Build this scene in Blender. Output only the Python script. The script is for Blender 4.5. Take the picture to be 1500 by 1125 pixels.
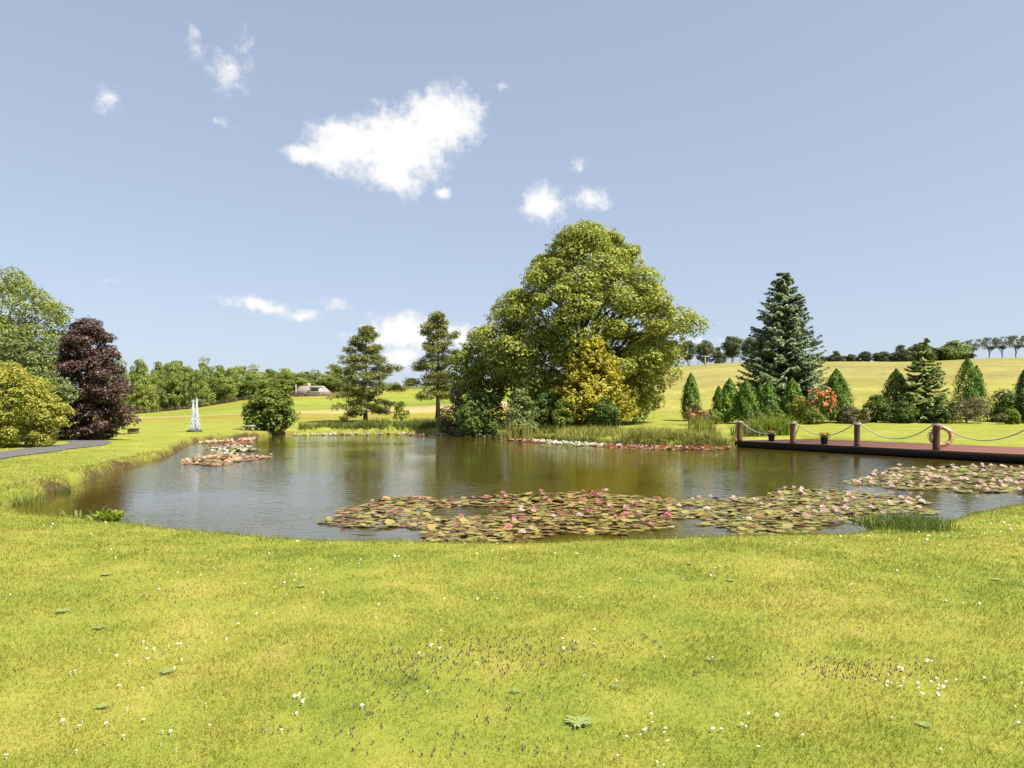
import bpy, math, random
import numpy as np
from math import radians as R
# ------------------------------------------------------------------ camera, sky, sun, exposure
scene = bpy.context.scene
for o in list(bpy.data.objects): bpy.data.objects.remove(o)
col = scene.collection
F, CX, HZ, EYE = 1050.0, 750.0, 606.0, 1.9          # focal (px of 1500), centre column, horizon row, eye height over water
cam_data = bpy.data.cameras.new('camera'); cam = bpy.data.objects.new('camera', cam_data); col.objects.link(cam)
cam.location = (0, 0, EYE); cam.rotation_euler = (R(90), 0, 0)
cam_data.sensor_width = 36; cam_data.lens = 36*F/1500; cam_data.shift_y = (HZ-562.5)/1500
cam_data.clip_start = 0.1; cam_data.clip_end = 6000
scene.camera = cam
SUN_AZ, SUN_EL = R(122), R(55)                       # azimuth clockwise from +Y (view direction)
sdir = np.array([math.sin(SUN_AZ)*math.cos(SUN_EL), math.cos(SUN_AZ)*math.cos(SUN_EL), math.sin(SUN_EL)])
sl = bpy.data.lights.new('sun', 'SUN'); sl.energy = 5.0; sl.angle = R(0.53); sl.color = (1.0, 0.94, 0.83)
sun = bpy.data.objects.new('sun', sl); col.objects.link(sun); sun.location = (40, -30, 80)
import mathutils
sun.rotation_euler = mathutils.Vector(sdir).to_track_quat('Z', 'Y').to_euler()
scene.view_settings.view_transform = 'Standard'; scene.view_settings.look = 'None'
scene.view_settings.exposure = 1.0; scene.view_settings.gamma = 1.0
world = bpy.data.worlds.new('World'); scene.world = world; world.use_nodes = True

def build_world():
    nt = world.node_tree; nt.nodes.clear()
    N = lambda t, **k: _n(nt, t, **k)
    L = nt.links.new
    out = N('ShaderNodeOutputWorld'); bg = N('ShaderNodeBackground'); bg.inputs['Strength'].default_value = 0.103
    sky = N('ShaderNodeTexSky'); sky.sky_type = 'NISHITA'; sky.sun_disc = False
    sky.sun_elevation = SUN_EL; sky.sun_rotation = SUN_AZ; sky.altitude = 300; sky.air_density = 1.0; sky.dust_density = 1.0; sky.ozone_density = 1.3
    hsv = N('ShaderNodeHueSaturation'); hsv.inputs['Saturation'].default_value = 0.74; hsv.inputs['Value'].default_value = 1.0
    tn = N('ShaderNodeMix'); tn.data_type = 'RGBA'; tn.blend_type = 'MULTIPLY'; tn.clamp_result = False; tn.inputs['Factor'].default_value = 1; tn.inputs['B'].default_value = (1.49, 1.64, 1.89, 1)
    gm = N('ShaderNodeGamma'); gm.inputs['Gamma'].default_value = 0.45                 # a softer fall-off towards the horizon
    L(sky.outputs[0], hsv.inputs['Color']); L(hsv.outputs[0], gm.inputs['Color']); L(gm.outputs[0], tn.inputs['A'])
    tc = N('ShaderNodeTexCoord'); sep = N('ShaderNodeSeparateXYZ'); L(tc.outputs['Generated'], sep.inputs[0])
    az = N('ShaderNodeMath', operation='ARCTAN2'); L(sep.outputs[0], az.inputs[0]); L(sep.outputs[1], az.inputs[1])
    el = N('ShaderNodeMath', operation='ARCSINE'); L(sep.outputs[2], el.inputs[0])
    comb = N('ShaderNodeCombineXYZ'); L(az.outputs[0], comb.inputs[0]); L(el.outputs[0], comb.inputs[1])
    n1 = N('ShaderNodeTexNoise'); n1.inputs['Scale'].default_value = 26; n1.inputs['Detail'].default_value = 6; n1.inputs['Roughness'].default_value = 0.6
    L(tc.outputs['Generated'], n1.inputs['Vector'])
    sub = N('ShaderNodeVectorMath', operation='SUBTRACT'); L(n1.outputs['Color'], sub.inputs[0]); sub.inputs[1].default_value = (.5, .5, .5)
    sc = N('ShaderNodeVectorMath', operation='SCALE'); L(sub.outputs[0], sc.inputs[0]); sc.inputs['Scale'].default_value = 0.03
    pos = N('ShaderNodeVectorMath', operation='ADD'); L(comb.outputs[0], pos.inputs[0]); L(sc.outputs[0], pos.inputs[1])
    n2 = N('ShaderNodeTexNoise'); n2.inputs['Scale'].default_value = 60; n2.inputs['Detail'].default_value = 9; n2.inputs['Roughness'].default_value = 0.62
    L(tc.outputs['Generated'], n2.inputs['Vector'])
    # clouds: (column, row, half width, half height, tilt in degrees, weight) as seen from the lawn
    cl = [(645, 178, 66, 46, 15, 1.0), (588, 215, 88, 56, 10, 1.0), (512, 214, 76, 40, 8, .95), (455, 226, 48, 16, 0, .8), (575, 254, 56, 30, -15, .9),
          (650, 283, 14, 12, 0, .75), (798, 297, 38, 30, 0, .85), (866, 291, 28, 18, 0, .62), (733, 130, 20, 10, 0, .42), (848, 243, 18, 10, 0, .36),
          (340, 108, 40, 30, 45, .44), (292, 72, 16, 40, 15, .30), (362, 66, 12, 36, -10, .22), (158, 148, 26, 22, 0, .44), (330, 182, 22, 10, 0, .3),
          (385, 449, 76, 13, -10, .62), (442, 462, 30, 12, 0, .6), (485, 447, 40, 12, 0, .42), (598, 488, 75, 32, 0, .95), (660, 492, 50, 20, 0, .8),
          (590, 522, 40, 24, 0, .75), (545, 500, 50, 26, 0, .55), (690, 505, 60, 18, 0, .6), (1020, 498, 40, 8, 0, .45), (160, 408, 24, 6, 0, .3)]
    items = []
    for (x, y, rx, ry, t, w) in cl:
        a = math.atan((x-CX)/F); e = math.atan((HZ-y)/F*math.cos(a))
        items.append((a, e, rx/F*math.cos(a)**2, ry/F*math.cos(a), t, w))
    rg = random.Random(5)                             # the same fair-weather clouds go on all round
    for k in range(16):
        a = 0.85+k*(2*math.pi-1.7)/15; e = rg.uniform(.09, .75)
        items.append((a if a < math.pi else a-2*math.pi, e, rg.uniform(.05, .12), rg.uniform(.025, .05), rg.uniform(-15, 15), rg.uniform(.5, 1)))
    prev = None
    for (a, e, rx, ry, t, w) in items:
        s0 = N('ShaderNodeVectorMath', operation='SUBTRACT'); L(pos.outputs[0], s0.inputs[0]); s0.inputs[1].default_value = (a, e, 0)
        mp = N('ShaderNodeMapping'); mp.vector_type = 'TEXTURE'; L(s0.outputs[0], mp.inputs[0])
        mp.inputs['Rotation'].default_value = (0, 0, R(t)); mp.inputs['Scale'].default_value = (rx*1.25, ry*1.25, 1000)
        ln = N('ShaderNodeVectorMath', operation='LENGTH'); L(mp.outputs[0], ln.inputs[0])
        m = N('ShaderNodeMath', operation='MULTIPLY_ADD'); L(ln.outputs['Value'], m.inputs[0]); m.inputs[1].default_value = -w; m.inputs[2].default_value = w
        if prev is None: prev = m
        else:
            mx = N('ShaderNodeMath', operation='MAXIMUM'); L(prev.outputs[0], mx.inputs[0]); L(m.outputs[0], mx.inputs[1]); prev = mx
    nz = N('ShaderNodeMath', operation='MULTIPLY_ADD'); L(n2.outputs['Fac'], nz.inputs[0]); nz.inputs[1].default_value = 1.05; nz.inputs[2].default_value = -0.57
    ad = N('ShaderNodeMath', operation='ADD'); L(prev.outputs[0], ad.inputs[0]); L(nz.outputs[0], ad.inputs[1])
    pm = N('ShaderNodeMapRange'); pm.interpolation_type = 'SMOOTHSTEP'; L(prev.outputs[0], pm.inputs['Value']); pm.inputs['From Min'].default_value = 0.0; pm.inputs['From Max'].default_value = 0.12
    mr = N('ShaderNodeMapRange'); mr.interpolation_type = 'SMOOTHSTEP'; L(ad.outputs[0], mr.inputs['Value'])
    mr.inputs['From Min'].default_value = 0.0; mr.inputs['From Max'].default_value = 0.56; mr.inputs['To Max'].default_value = 0.96
    den = N('ShaderNodeMath', operation='MULTIPLY'); L(pm.outputs[0], den.inputs[0]); L(mr.outputs[0], den.inputs[1])
    cr = N('ShaderNodeValToRGB'); L(ad.outputs[0], cr.inputs[0])
    cr.color_ramp.elements[0].position = .1; cr.color_ramp.elements[0].color = (4.2, 4.35, 4.6, 1)
    cr.color_ramp.elements[1].position = .6; cr.color_ramp.elements[1].color = (5.0, 4.97, 4.93, 1)
    mix = N('ShaderNodeMix'); mix.data_type = 'RGBA'; L(den.outputs[0], mix.inputs['Factor']); L(tn.outputs['Result'], mix.inputs['A']); L(cr.outputs[0], mix.inputs['B'])
    L(mix.outputs['Result'], bg.inputs['Color']); L(bg.outputs[0], out.inputs[0])

def _n(nt, t, **k):
    n = nt.nodes.new(t)
    for a, b in k.items(): setattr(n, a, b)
    return n
build_world()

# ------------------------------------------------------------------ helpers
rng = np.random.default_rng(11); rnd = random.Random(3)
def tag(o, label=None, cat=None, group=None, kind=None):
    if label: o['label'] = label
    if cat: o['category'] = cat
    if group: o['group'] = group
    if kind: o['kind'] = kind
    return o
def mesh_obj(name, V, faces, mat, parent=None, smooth=False, attr=None, loc=None):
    """V (n,3); faces: list of (k,m) index arrays or python lists"""
    V = np.asarray(V, dtype=np.float32).reshape(-1, 3); me = bpy.data.meshes.new(name)
    groups = [np.asarray(f, dtype=np.int32) for f in faces if len(f)]
    loops = np.concatenate([g.ravel() for g in groups]); tot = np.concatenate([np.full(len(g), g.shape[1], np.int32) for g in groups])
    me.vertices.add(len(V)); me.vertices.foreach_set('co', V.ravel())
    me.loops.add(len(loops)); me.loops.foreach_set('vertex_index', loops)
    me.polygons.add(len(tot)); st = np.zeros(len(tot), np.int32); st[1:] = np.cumsum(tot)[:-1]
    me.polygons.foreach_set('loop_start', st)
    if smooth: me.polygons.foreach_set('use_smooth', np.ones(len(tot), bool))
    me.update(calc_edges=True)
    if attr:
        for k, a in attr.items():
            a = np.asarray(a, np.float32)
            if a.ndim == 1:
                at = me.attributes.new(k, 'FLOAT', 'POINT'); at.data.foreach_set('value', a)
            else:
                at = me.attributes.new(k, 'FLOAT_COLOR', 'POINT'); at.data.foreach_set('color', a.ravel())
    if mat: me.materials.append(mat)
    o = bpy.data.objects.new(name, me); col.objects.link(o)
    if parent: o.parent = parent
    if loc is not None: o.location = loc
    return o
def empty(name, loc, label, cat, group=None):
    o = bpy.data.objects.new(name, None); o.empty_display_size = .2; col.objects.link(o); o.location = loc
    return tag(o, label, cat, group)
def copy_tree(o, loc=None, rz=None, scale=None, parent=None):
    c = o.copy(); col.objects.link(c)
    if parent: c.parent = parent
    for ch in list(o.children): copy_tree(ch, parent=c)
    if loc is not None: c.location = loc
    if rz is not None: c.rotation_euler = (0, 0, rz)
    if scale is not None: c.scale = scale
    return c
def unit(a): return a/np.maximum(np.linalg.norm(a, axis=-1, keepdims=True), 1e-9)
def leaf_geo(C, Nn, S, r, T=None, aspect=.6, fold=.12):
    n = len(C); Nn = unit(Nn)
    if T is None: T = r.normal(size=(n, 3))
    T = unit(T-Nn*np.sum(T*Nn, 1, keepdims=True)); B = np.cross(Nn, T); S = np.broadcast_to(np.asarray(S, float).reshape(-1, 1), (n, 1))
    V = np.stack([C-T*S*.5, C-B*S*.5*aspect+Nn*S*fold, C+T*S*.55, C+B*S*.5*aspect+Nn*S*fold], 1).reshape(-1, 3)
    Fq = np.arange(4*n).reshape(n, 4)
    return V, Fq, np.repeat(r.random(n), 4)
def tube_geo(P, rad, k=7, cap=True):
    P = np.asarray(P, float); n = len(P); rad = np.broadcast_to(np.asarray(rad, float), (n,))
    D = np.gradient(P, axis=0) if n > 1 else np.array([[0, 0, 1.]]); D = unit(D)
    up = np.where(np.abs(D[:, 2:3]) > .9, np.array([[1., 0, 0]]), np.array([[0, 0, 1.]]))
    A = unit(np.cross(up, D)); B = np.cross(D, A)
    an = np.arange(k)*2*math.pi/k
    V = (P[:, None]+rad[:, None, None]*(np.cos(an)[None, :, None]*A[:, None]+np.sin(an)[None, :, None]*B[:, None])).reshape(-1, 3)
    q = []
    for i in range(n-1):
        for j in range(k):
            q.append((i*k+j, i*k+(j+1) % k, (i+1)*k+(j+1) % k, (i+1)*k+j))
    t = []
    if cap:
        V = np.vstack([V, P[:1], P[-1:]]); c0, c1 = n*k, n*k+1
        for j in range(k):
            t.append((c0, (j+1) % k, j)); t.append((c1, (n-1)*k+j, (n-1)*k+(j+1) % k))
    return V, q, t
class Geo:
    def __init__(s): s.V = []; s.q = []; s.t = []; s.n = 0; s.a = []
    def add(s, V, q=(), t=(), a=None):
        V = np.asarray(V, float)
        if len(q): s.q.append(np.asarray(q)+s.n)
        if len(t): s.t.append(np.asarray(t)+s.n)
        s.V.append(V); s.n += len(V); s.a.append(np.zeros(len(V)) if a is None else np.asarray(a)); return s
    def tube(s, P, rad, k=7, cap=True): return s.add(*tube_geo(P, rad, k, cap))
    def box(s, c, d, rz=0, top=1.0):
        x, y, z = np.array(d)/2; V = np.array([(sx*x*(top if sz > 0 else 1), sy*y*(top if sz > 0 else 1), sz*z) for sz in (-1, 1) for sy in (-1, 1) for sx in (-1, 1)])
        c_, s_ = math.cos(rz), math.sin(rz); V = V@np.array([[c_, s_, 0], [-s_, c_, 0], [0, 0, 1]])+np.array(c)
        return s.add(V, [(0, 2, 3, 1), (4, 5, 7, 6), (0, 1, 5, 4), (2, 6, 7, 3), (0, 4, 6, 2), (1, 3, 7, 5)])
    def lathe(s, prof, k=20, c=(0, 0, 0)):
        an = np.arange(k)*2*math.pi/k; V = []; q = []
        for (r_, z) in prof: V += [(c[0]+r_*math.cos(a), c[1]+r_*math.sin(a), c[2]+z) for a in an]
        for i in range(len(prof)-1):
            for j in range(k): q.append((i*k+j, i*k+(j+1) % k, (i+1)*k+(j+1) % k, (i+1)*k+j))
        return s.add(V, q)
    def obj(s, name, mat, parent=None, smooth=False, loc=None):
        fs = []
        if s.q: fs.append(np.concatenate(s.q))
        if s.t: fs.append(np.concatenate(s.t))
        return mesh_obj(name, np.concatenate(s.V), fs, mat, parent, smooth, {'rnd': np.concatenate(s.a)}, loc)
def blades_geo(P, h, w, r, lean=.35, bend=.5, leandir=None):
    """curved grass blades, three faces each"""
    n = len(P); h = np.broadcast_to(h, (n,))[:, None]; w = np.broadcast_to(w, (n,))[:, None]
    an = r.random(n)*2*math.pi; side = np.stack([np.cos(an), np.sin(an), np.zeros(n)], 1)
    la = r.random(n)*2*math.pi; ld = np.stack([np.cos(la), np.sin(la), np.zeros(n)], 1) if leandir is None else leandir
    k = (np.minimum(np.abs(r.normal(size=n)), 2)*lean)[:, None]; up = np.array([[0, 0, 1.]])
    m = P+up*h*.55+ld*h*k*.4; t = P+up*h*(1-.25*np.minimum(k, 1.5))+ld*h*k*(1+bend)
    V = np.stack([P-side*w*.5, P+side*w*.5, m+side*w*.42, m-side*w*.42, t], 1).reshape(-1, 3)
    b = np.arange(n)[:, None]*5
    return V, b+np.array([[0, 1, 2, 3]]), b+np.array([[3, 2, 4]]), np.repeat(r.random(n), 5)

# ------------------------------------------------------------------ materials
def newmat(name):
    m = bpy.data.materials.new(name); m.use_nodes = True; nt = m.node_tree; nt.nodes.clear()
    out = nt.nodes.new('ShaderNodeOutputMaterial'); return m, nt, out
def ramp(nt, cols, fac):
    cr = nt.nodes.new('ShaderNodeValToRGB'); e = cr.color_ramp.elements
    while len(e) < len(cols): e.new(.5)
    for i, c in enumerate(cols):
        e[i].position = i/(len(cols)-1) if len(c) == 3 else c[3]; e[i].color = (*c[:3], 1)
    nt.links.new(fac, cr.inputs[0]); return cr
def leaf_mat(name, cols, trans=.3, rough=.55, spec=.25, objvar=.25):
    m, nt, out = newmat(name); L = nt.links.new
    at = _n(nt, 'ShaderNodeAttribute', attribute_name='rnd'); oi = _n(nt, 'ShaderNodeObjectInfo')
    ge = _n(nt, 'ShaderNodeNewGeometry'); nz = _n(nt, 'ShaderNodeTexNoise'); nz.inputs['Scale'].default_value = .9; nz.inputs['Detail'].default_value = 2
    L(ge.outputs['Position'], nz.inputs['Vector'])
    a = _n(nt, 'ShaderNodeMath', operation='MULTIPLY_ADD'); L(at.outputs['Fac'], a.inputs[0]); a.inputs[1].default_value = .55; L(nz.outputs['Fac'], a.inputs[2])
    b = _n(nt, 'ShaderNodeMath', operation='MULTIPLY_ADD'); L(oi.outputs['Random'], b.inputs[0]); b.inputs[1].default_value = objvar; L(a.outputs[0], b.inputs[2])
    mr = _n(nt, 'ShaderNodeMapRange'); L(b.outputs[0], mr.inputs['Value']); mr.inputs['From Min'].default_value = .35+objvar*.5-.1; mr.inputs['From Max'].default_value = 1.2+objvar*.5-.1
    cr = ramp(nt, cols, mr.outputs[0])
    p = _n(nt, 'ShaderNodeBsdfPrincipled'); L(cr.outputs[0], p.inputs['Base Color']); p.inputs['Roughness'].default_value = rough; p.inputs['Specular IOR Level'].default_value = spec
    t = _n(nt, 'ShaderNodeBsdfTranslucent'); L(cr.outputs[0], t.inputs['Color'])
    mx = _n(nt, 'ShaderNodeMixShader'); mx.inputs[0].default_value = trans; L(p.outputs[0], mx.inputs[1]); L(t.outputs[0], mx.inputs[2]); L(mx.outputs[0], out.inputs[0])
    return m
def solid_mat(name, c1, c2, scale=6, rough=.7, spec=.3, bump=.3, stretch=(1, 1, 1), obj=True):
    m, nt, out = newmat(name); L = nt.links.new
    tc = _n(nt, 'ShaderNodeTexCoord'); mp = _n(nt, 'ShaderNodeMapping'); mp.inputs['Scale'].default_value = stretch
    L(tc.outputs['Object'], mp.inputs[0]); nz = _n(nt, 'ShaderNodeTexNoise'); nz.inputs['Scale'].default_value = scale; nz.inputs['Detail'].default_value = 6; nz.inputs['Roughness'].default_value = .65
    L(mp.outputs[0], nz.inputs['Vector'])
    oi = _n(nt, 'ShaderNodeObjectInfo'); a = _n(nt, 'ShaderNodeMath', operation='MULTIPLY_ADD'); L(oi.outputs['Random'], a.inputs[0]); a.inputs[1].default_value = .3; L(nz.outputs['Fac'], a.inputs[2])
    mr = _n(nt, 'ShaderNodeMapRange'); L(a.outputs[0], mr.inputs['Value']); mr.inputs['From Min'].default_value = .4; mr.inputs['From Max'].default_value = .9
    cr = ramp(nt, [c1, c2], mr.outputs[0])
    p = _n(nt, 'ShaderNodeBsdfPrincipled'); L(cr.outputs[0], p.inputs['Base Color']); p.inputs['Roughness'].default_value = rough; p.inputs['Specular IOR Level'].default_value = spec
    bp = _n(nt, 'ShaderNodeBump'); bp.inputs['Strength'].default_value = bump; bp.inputs['Distance'].default_value = .02; L(nz.outputs['Fac'], bp.inputs['Height']); L(bp.outputs[0], p.inputs['Normal'])
    L(p.outputs[0], out.inputs[0]); return m
def lawn_color(nt, tintsock=None):
    """patchy lawn colour from world position; returns colour socket and noise for relief"""
    L = nt.links.new; ge = _n(nt, 'ShaderNodeNewGeometry')
    def noise(s, d=4, r=.6):
        n = _n(nt, 'ShaderNodeTexNoise'); n.inputs['Scale'].default_value = s; n.inputs['Detail'].default_value = d; n.inputs['Roughness'].default_value = r; L(ge.outputs['Position'], n.inputs['Vector']); return n
    a, b, c = noise(.55, 4), noise(2.6, 5), noise(22, 5, .7)
    s1 = _n(nt, 'ShaderNodeMath', operation='MULTIPLY_ADD'); L(b.outputs['Fac'], s1.inputs[0]); s1.inputs[1].default_value = .7; L(a.outputs['Fac'], s1.inputs[2])
    s2 = _n(nt, 'ShaderNodeMath', operation='MULTIPLY_ADD'); L(c.outputs['Fac'], s2.inputs[0]); s2.inputs[1].default_value = .45; L(s1.outputs[0], s2.inputs[2])
    mr = _n(nt, 'ShaderNodeMapRange'); L(s2.outputs[0], mr.inputs['Value']); mr.inputs['From Min'].default_value = .78; mr.inputs['From Max'].default_value = 1.38
    return mr.outputs[0], c.outputs['Fac'], ge
LAWN = [(.125, .165, .022), (.196, .222, .032), (.252, .250, .042), (.325, .278, .070)]
def ground_mat():
    m, nt, out = newmat('meadow_and_lawn'); L = nt.links.new
    f, fine, ge = lawn_color(nt); cr = ramp(nt, LAWN, f)
    at = _n(nt, 'ShaderNodeAttribute', attribute_name='tint')            # colour of fields and soil
    aw = _n(nt, 'ShaderNodeAttribute', attribute_name='wt')              # how much of it
    v = _n(nt, 'ShaderNodeMapRange'); L(f, v.inputs['Value']); v.inputs['To Min'].default_value = 1.3; v.inputs['To Max'].default_value = .75
    n3 = _n(nt, 'ShaderNodeTexNoise'); n3.inputs['Scale'].default_value = .06; n3.inputs['Detail'].default_value = 7; n3.inputs['Roughness'].default_value = .65
    mp = _n(nt, 'ShaderNodeMapping'); mp.inputs['Scale'].default_value = (.5, 1, 1); L(ge.outputs['Position'], mp.inputs[0]); L(mp.outputs[0], n3.inputs['Vector'])
    v3 = _n(nt, 'ShaderNodeMapRange'); L(n3.outputs['Fac'], v3.inputs['Value']); v3.inputs['From Min'].default_value = .3; v3.inputs['From Max'].default_value = .7; v3.inputs['To Min'].default_value = .72; v3.inputs['To Max'].default_value = 1.28
    vm = _n(nt, 'ShaderNodeMath', operation='MULTIPLY'); L(v.outputs[0], vm.inputs[0]); L(v3.outputs[0], vm.inputs[1])
    tv = _n(nt, 'ShaderNodeVectorMath', operation='SCALE'); L(at.outputs['Color'], tv.inputs[0]); L(vm.outputs[0], tv.inputs['Scale'])
    mx = _n(nt, 'ShaderNodeMix', data_type='RGBA'); L(aw.outputs['Fac'], mx.inputs['Factor']); L(cr.outputs[0], mx.inputs['A']); L(tv.outputs[0], mx.inputs['B'])
    p = _n(nt, 'ShaderNodeBsdfPrincipled'); L(mx.outputs['Result'], p.inputs['Base Color']); p.inputs['Roughness'].default_value = .9; p.inputs['Specular IOR Level'].default_value = .1
    bp = _n(nt, 'ShaderNodeBump'); bp.inputs['Strength'].default_value = .6; bp.inputs['Distance'].default_value = .03; L(fine, bp.inputs['Height']); L(bp.outputs[0], p.inputs['Normal'])
    L(p.outputs[0], out.inputs[0]); return m
def blade_mat():
    m, nt, out = newmat('grass_blades'); L = nt.links.new
    f, fine, ge = lawn_color(nt); at = _n(nt, 'ShaderNodeAttribute', attribute_name='rnd')
    a = _n(nt, 'ShaderNodeMath', operation='MULTIPLY_ADD'); L(at.outputs['Fac'], a.inputs[0]); a.inputs[1].default_value = .5; L(f, a.inputs[2])
    s = _n(nt, 'ShaderNodeMath', operation='SUBTRACT'); L(a.outputs[0], s.inputs[0]); s.inputs[1].default_value = .2
    cr = ramp(nt, [(c[0]*1.15, c[1]*1.15, c[2]*1.15) for c in LAWN], s.outputs[0])
    p = _n(nt, 'ShaderNodeBsdfPrincipled'); L(cr.outputs[0], p.inputs['Base Color']); p.inputs['Roughness'].default_value = .6; p.inputs['Specular IOR Level'].default_value = .2
    t = _n(nt, 'ShaderNodeBsdfTranslucent'); L(cr.outputs[0], t.inputs['Color']); mx = _n(nt, 'ShaderNodeMixShader'); mx.inputs[0].default_value = .4
    L(p.outputs[0], mx.inputs[1]); L(t.outputs[0], mx.inputs[2]); L(mx.outputs[0], out.inputs[0]); return m
def water_mat():
    m, nt, out = newmat('murky_pond_water'); L = nt.links.new
    ge = _n(nt, 'ShaderNodeNewGeometry'); mp = _n(nt, 'ShaderNodeMapping'); mp.inputs['Scale'].default_value = (1, 1.8, 1); mp.inputs['Rotation'].default_value = (0, 0, R(12)); L(ge.outputs['Position'], mp.inputs[0])
    n1 = _n(nt, 'ShaderNodeTexNoise'); n1.inputs['Scale'].default_value = 2.6; n1.inputs['Detail'].default_value = 3; n1.inputs['Roughness'].default_value = .5; L(mp.outputs[0], n1.inputs['Vector'])
    n2 = _n(nt, 'ShaderNodeTexNoise'); n2.inputs['Scale'].default_value = .10; n2.inputs['Detail'].default_value = 3; L(ge.outputs['Position'], n2.inputs['Vector'])
    w = _n(nt, 'ShaderNodeMapRange'); L(n2.outputs['Fac'], w.inputs['Value']); w.inputs['From Min'].default_value = .40; w.inputs['From Max'].default_value = .6; w.inputs['To Min'].default_value = .10; w.inputs['To Max'].default_value = .42
    bp = _n(nt, 'ShaderNodeBump'); bp.inputs['Distance'].default_value = .06; L(n1.outputs['Fac'], bp.inputs['Height']); L(w.outputs[0], bp.inputs['Strength'])
    p = _n(nt, 'ShaderNodeBsdfPrincipled'); p.inputs['Base Color'].default_value = (.062, .048, .006, 1); p.inputs['Roughness'].default_value = .04; p.inputs['IOR'].default_value = 1.333
    L(bp.outputs[0], p.inputs['Normal']); L(p.outputs[0], out.inputs[0]); return m
M_GROUND = ground_mat(); M_BLADE = blade_mat(); M_WATER = water_mat()
M_BARK = solid_mat('grey_brown_bark', (.05, .038, .028), (.14, .11, .08), 9, .9, .1, .8, (1, 1, .25))
M_PINEBARK = solid_mat('dark_pine_bark', (.045, .03, .022), (.12, .08, .055), 9, .9, .1, .8, (1, 1, .3))
G_LIME = leaf_mat('lime_green_leaves', [(0.115, 0.171, 0.026), (0.241, 0.284, 0.045), (0.400, 0.408, 0.078)], .32)
G_MID = leaf_mat('mid_green_leaves', [(0.072, 0.116, 0.019), (0.157, 0.208, 0.033), (0.265, 0.292, 0.051)], .3)
G_DARK = leaf_mat('dark_green_leaves', [(0.037, 0.070, 0.013), (0.073, 0.125, 0.018), (0.125, 0.177, 0.029)], .2)
G_PALE = leaf_mat('pale_grey_green_leaves', [(0.106, 0.138, 0.042), (0.186, 0.227, 0.067), (0.276, 0.308, 0.105)], .3)
G_COPPER = leaf_mat('copper_purple_leaves', [(0.044, 0.026, 0.023), (0.094, 0.055, 0.043), (0.169, 0.105, 0.074)], .22, .45, .4)
G_GOLD = leaf_mat('golden_yellow_foliage', [(0.143, 0.161, 0.020), (0.407, 0.356, 0.030), (0.616, 0.529, 0.060)], .25)
G_YELLOW = leaf_mat('yellow_green_leaves_with_orange_tips', [(0.116, 0.178, 0.024), (0.274, 0.314, 0.037), (0.411, 0.354, 0.067)], .3)
G_PINE = leaf_mat('grey_green_pine_needles', [(0.081, 0.106, 0.032), (0.172, 0.189, 0.053), (0.275, 0.276, 0.081)], .15, .6, .2)
G_FIR = leaf_mat('blue_green_fir_needles', [(0.035, 0.071, 0.030), (0.090, 0.142, 0.060), (0.234, 0.287, 0.122)], .08, .5, .3)
G_SPRUCE = leaf_mat('fresh_green_spruce_needles', [(0.075, 0.121, 0.029), (0.177, 0.232, 0.047), (0.324, 0.365, 0.083)], .12)
G_THUJA = leaf_mat('deep_green_cypress_sprays', [(0.036, 0.091, 0.010), (0.089, 0.168, 0.014), (0.161, 0.248, 0.022)], .12)
G_WOOD = leaf_mat('woodland_leaves', [(0.096, 0.147, 0.031), (0.198, 0.257, 0.047), (0.318, 0.351, 0.078)], .28, objvar=.55)
G_CREST = leaf_mat('hilltop_tree_leaves', [(0.065, 0.087, 0.040), (0.114, 0.137, 0.056), (0.162, 0.186, 0.078)], .25, objvar=.45)
G_BROWNISH = leaf_mat('faded_brownish_shrub_leaves', [(0.072, 0.078, 0.026), (0.156, 0.150, 0.052), (0.273, 0.221, 0.111)], .25)
G_REED = leaf_mat('reed_blades', [(0.057, 0.098, 0.016), (0.127, 0.167, 0.025), (0.218, 0.230, 0.057)], .35)
G_STRAW = leaf_mat('tall_grass_and_straw', [(0.109, 0.160, 0.021), (0.217, 0.259, 0.034), (0.421, 0.356, 0.115)], .35)
G_BRIGHT = leaf_mat('bright_green_sword_leaves', [(.10, .17, .015), (.18, .25, .02), (.27, .32, .04)], .4)
M_ORANGE = leaf_mat('orange_coral_petals', [(.62, .12, .04), (.80, .24, .10), (.85, .42, .22)], .3)
M_YFLOWER = leaf_mat('yellow_petals', [(.55, .30, .01), (.75, .48, .02), (.8, .6, .1)], .3)

# ------------------------------------------------------------------ terrain
def at_px(x, y, z): d = (EYE-z)*F/(y-HZ); return ((x-CX)/F*d, d)
def lip(x, y): X, Y = at_px(x, y, .25); return (X*1.025, Y+.30)      # near bank: the turf edge hides the waterline
shore = [(-9.0, 12.95), (-7.85, 11.85)]+[lip(*p) for p in [(115, 760), (190, 768), (250, 776), (400, 788), (560, 793), (750, 795), (900, 793), (1000, 790), (1100, 788), (1190, 787), (1240, 784), (1290, 773), (1370, 768), (1420, 753), (1500, 738)]]
shore += [(12.6, 15.6), (17.5, 17.4), (23.6, 17.0)]
shore += [(19.6, 28.2), (13.3, 41.0)]                                # runs under the deck
shore += [at_px(x, y, 0) for x, y in [(1075, 656), (1000, 655), (940, 653), (900, 651.5), (830, 647), (760, 642.5), (715, 639), (660, 636), (600, 634.5), (520, 634.8), (430, 636), (395, 638.5), (360, 640.5), (312, 645), (285, 649), (271, 656), (247, 670), (222, 675.5), (200, 683), (178, 687), (150, 697), (118, 709), (100, 717), (68, 724), (45, 733)]]+[(-9.95, 13.95)]
def smooth_poly(P, k=6):
    P = np.array(P); n = len(P); out = []
    for i in range(n):
        a, b, c, d = P[i-1], P[i], P[(i+1) % n], P[(i+2) % n]
        for j in range(k):
            t = j/k; out.append(.5*((2*b)+(-a+c)*t+(2*a-5*b+4*c-d)*t*t+(-a+3*b-3*c+d)*t**3))
    return np.array(out)
POND = smooth_poly(shore, 5)
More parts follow.
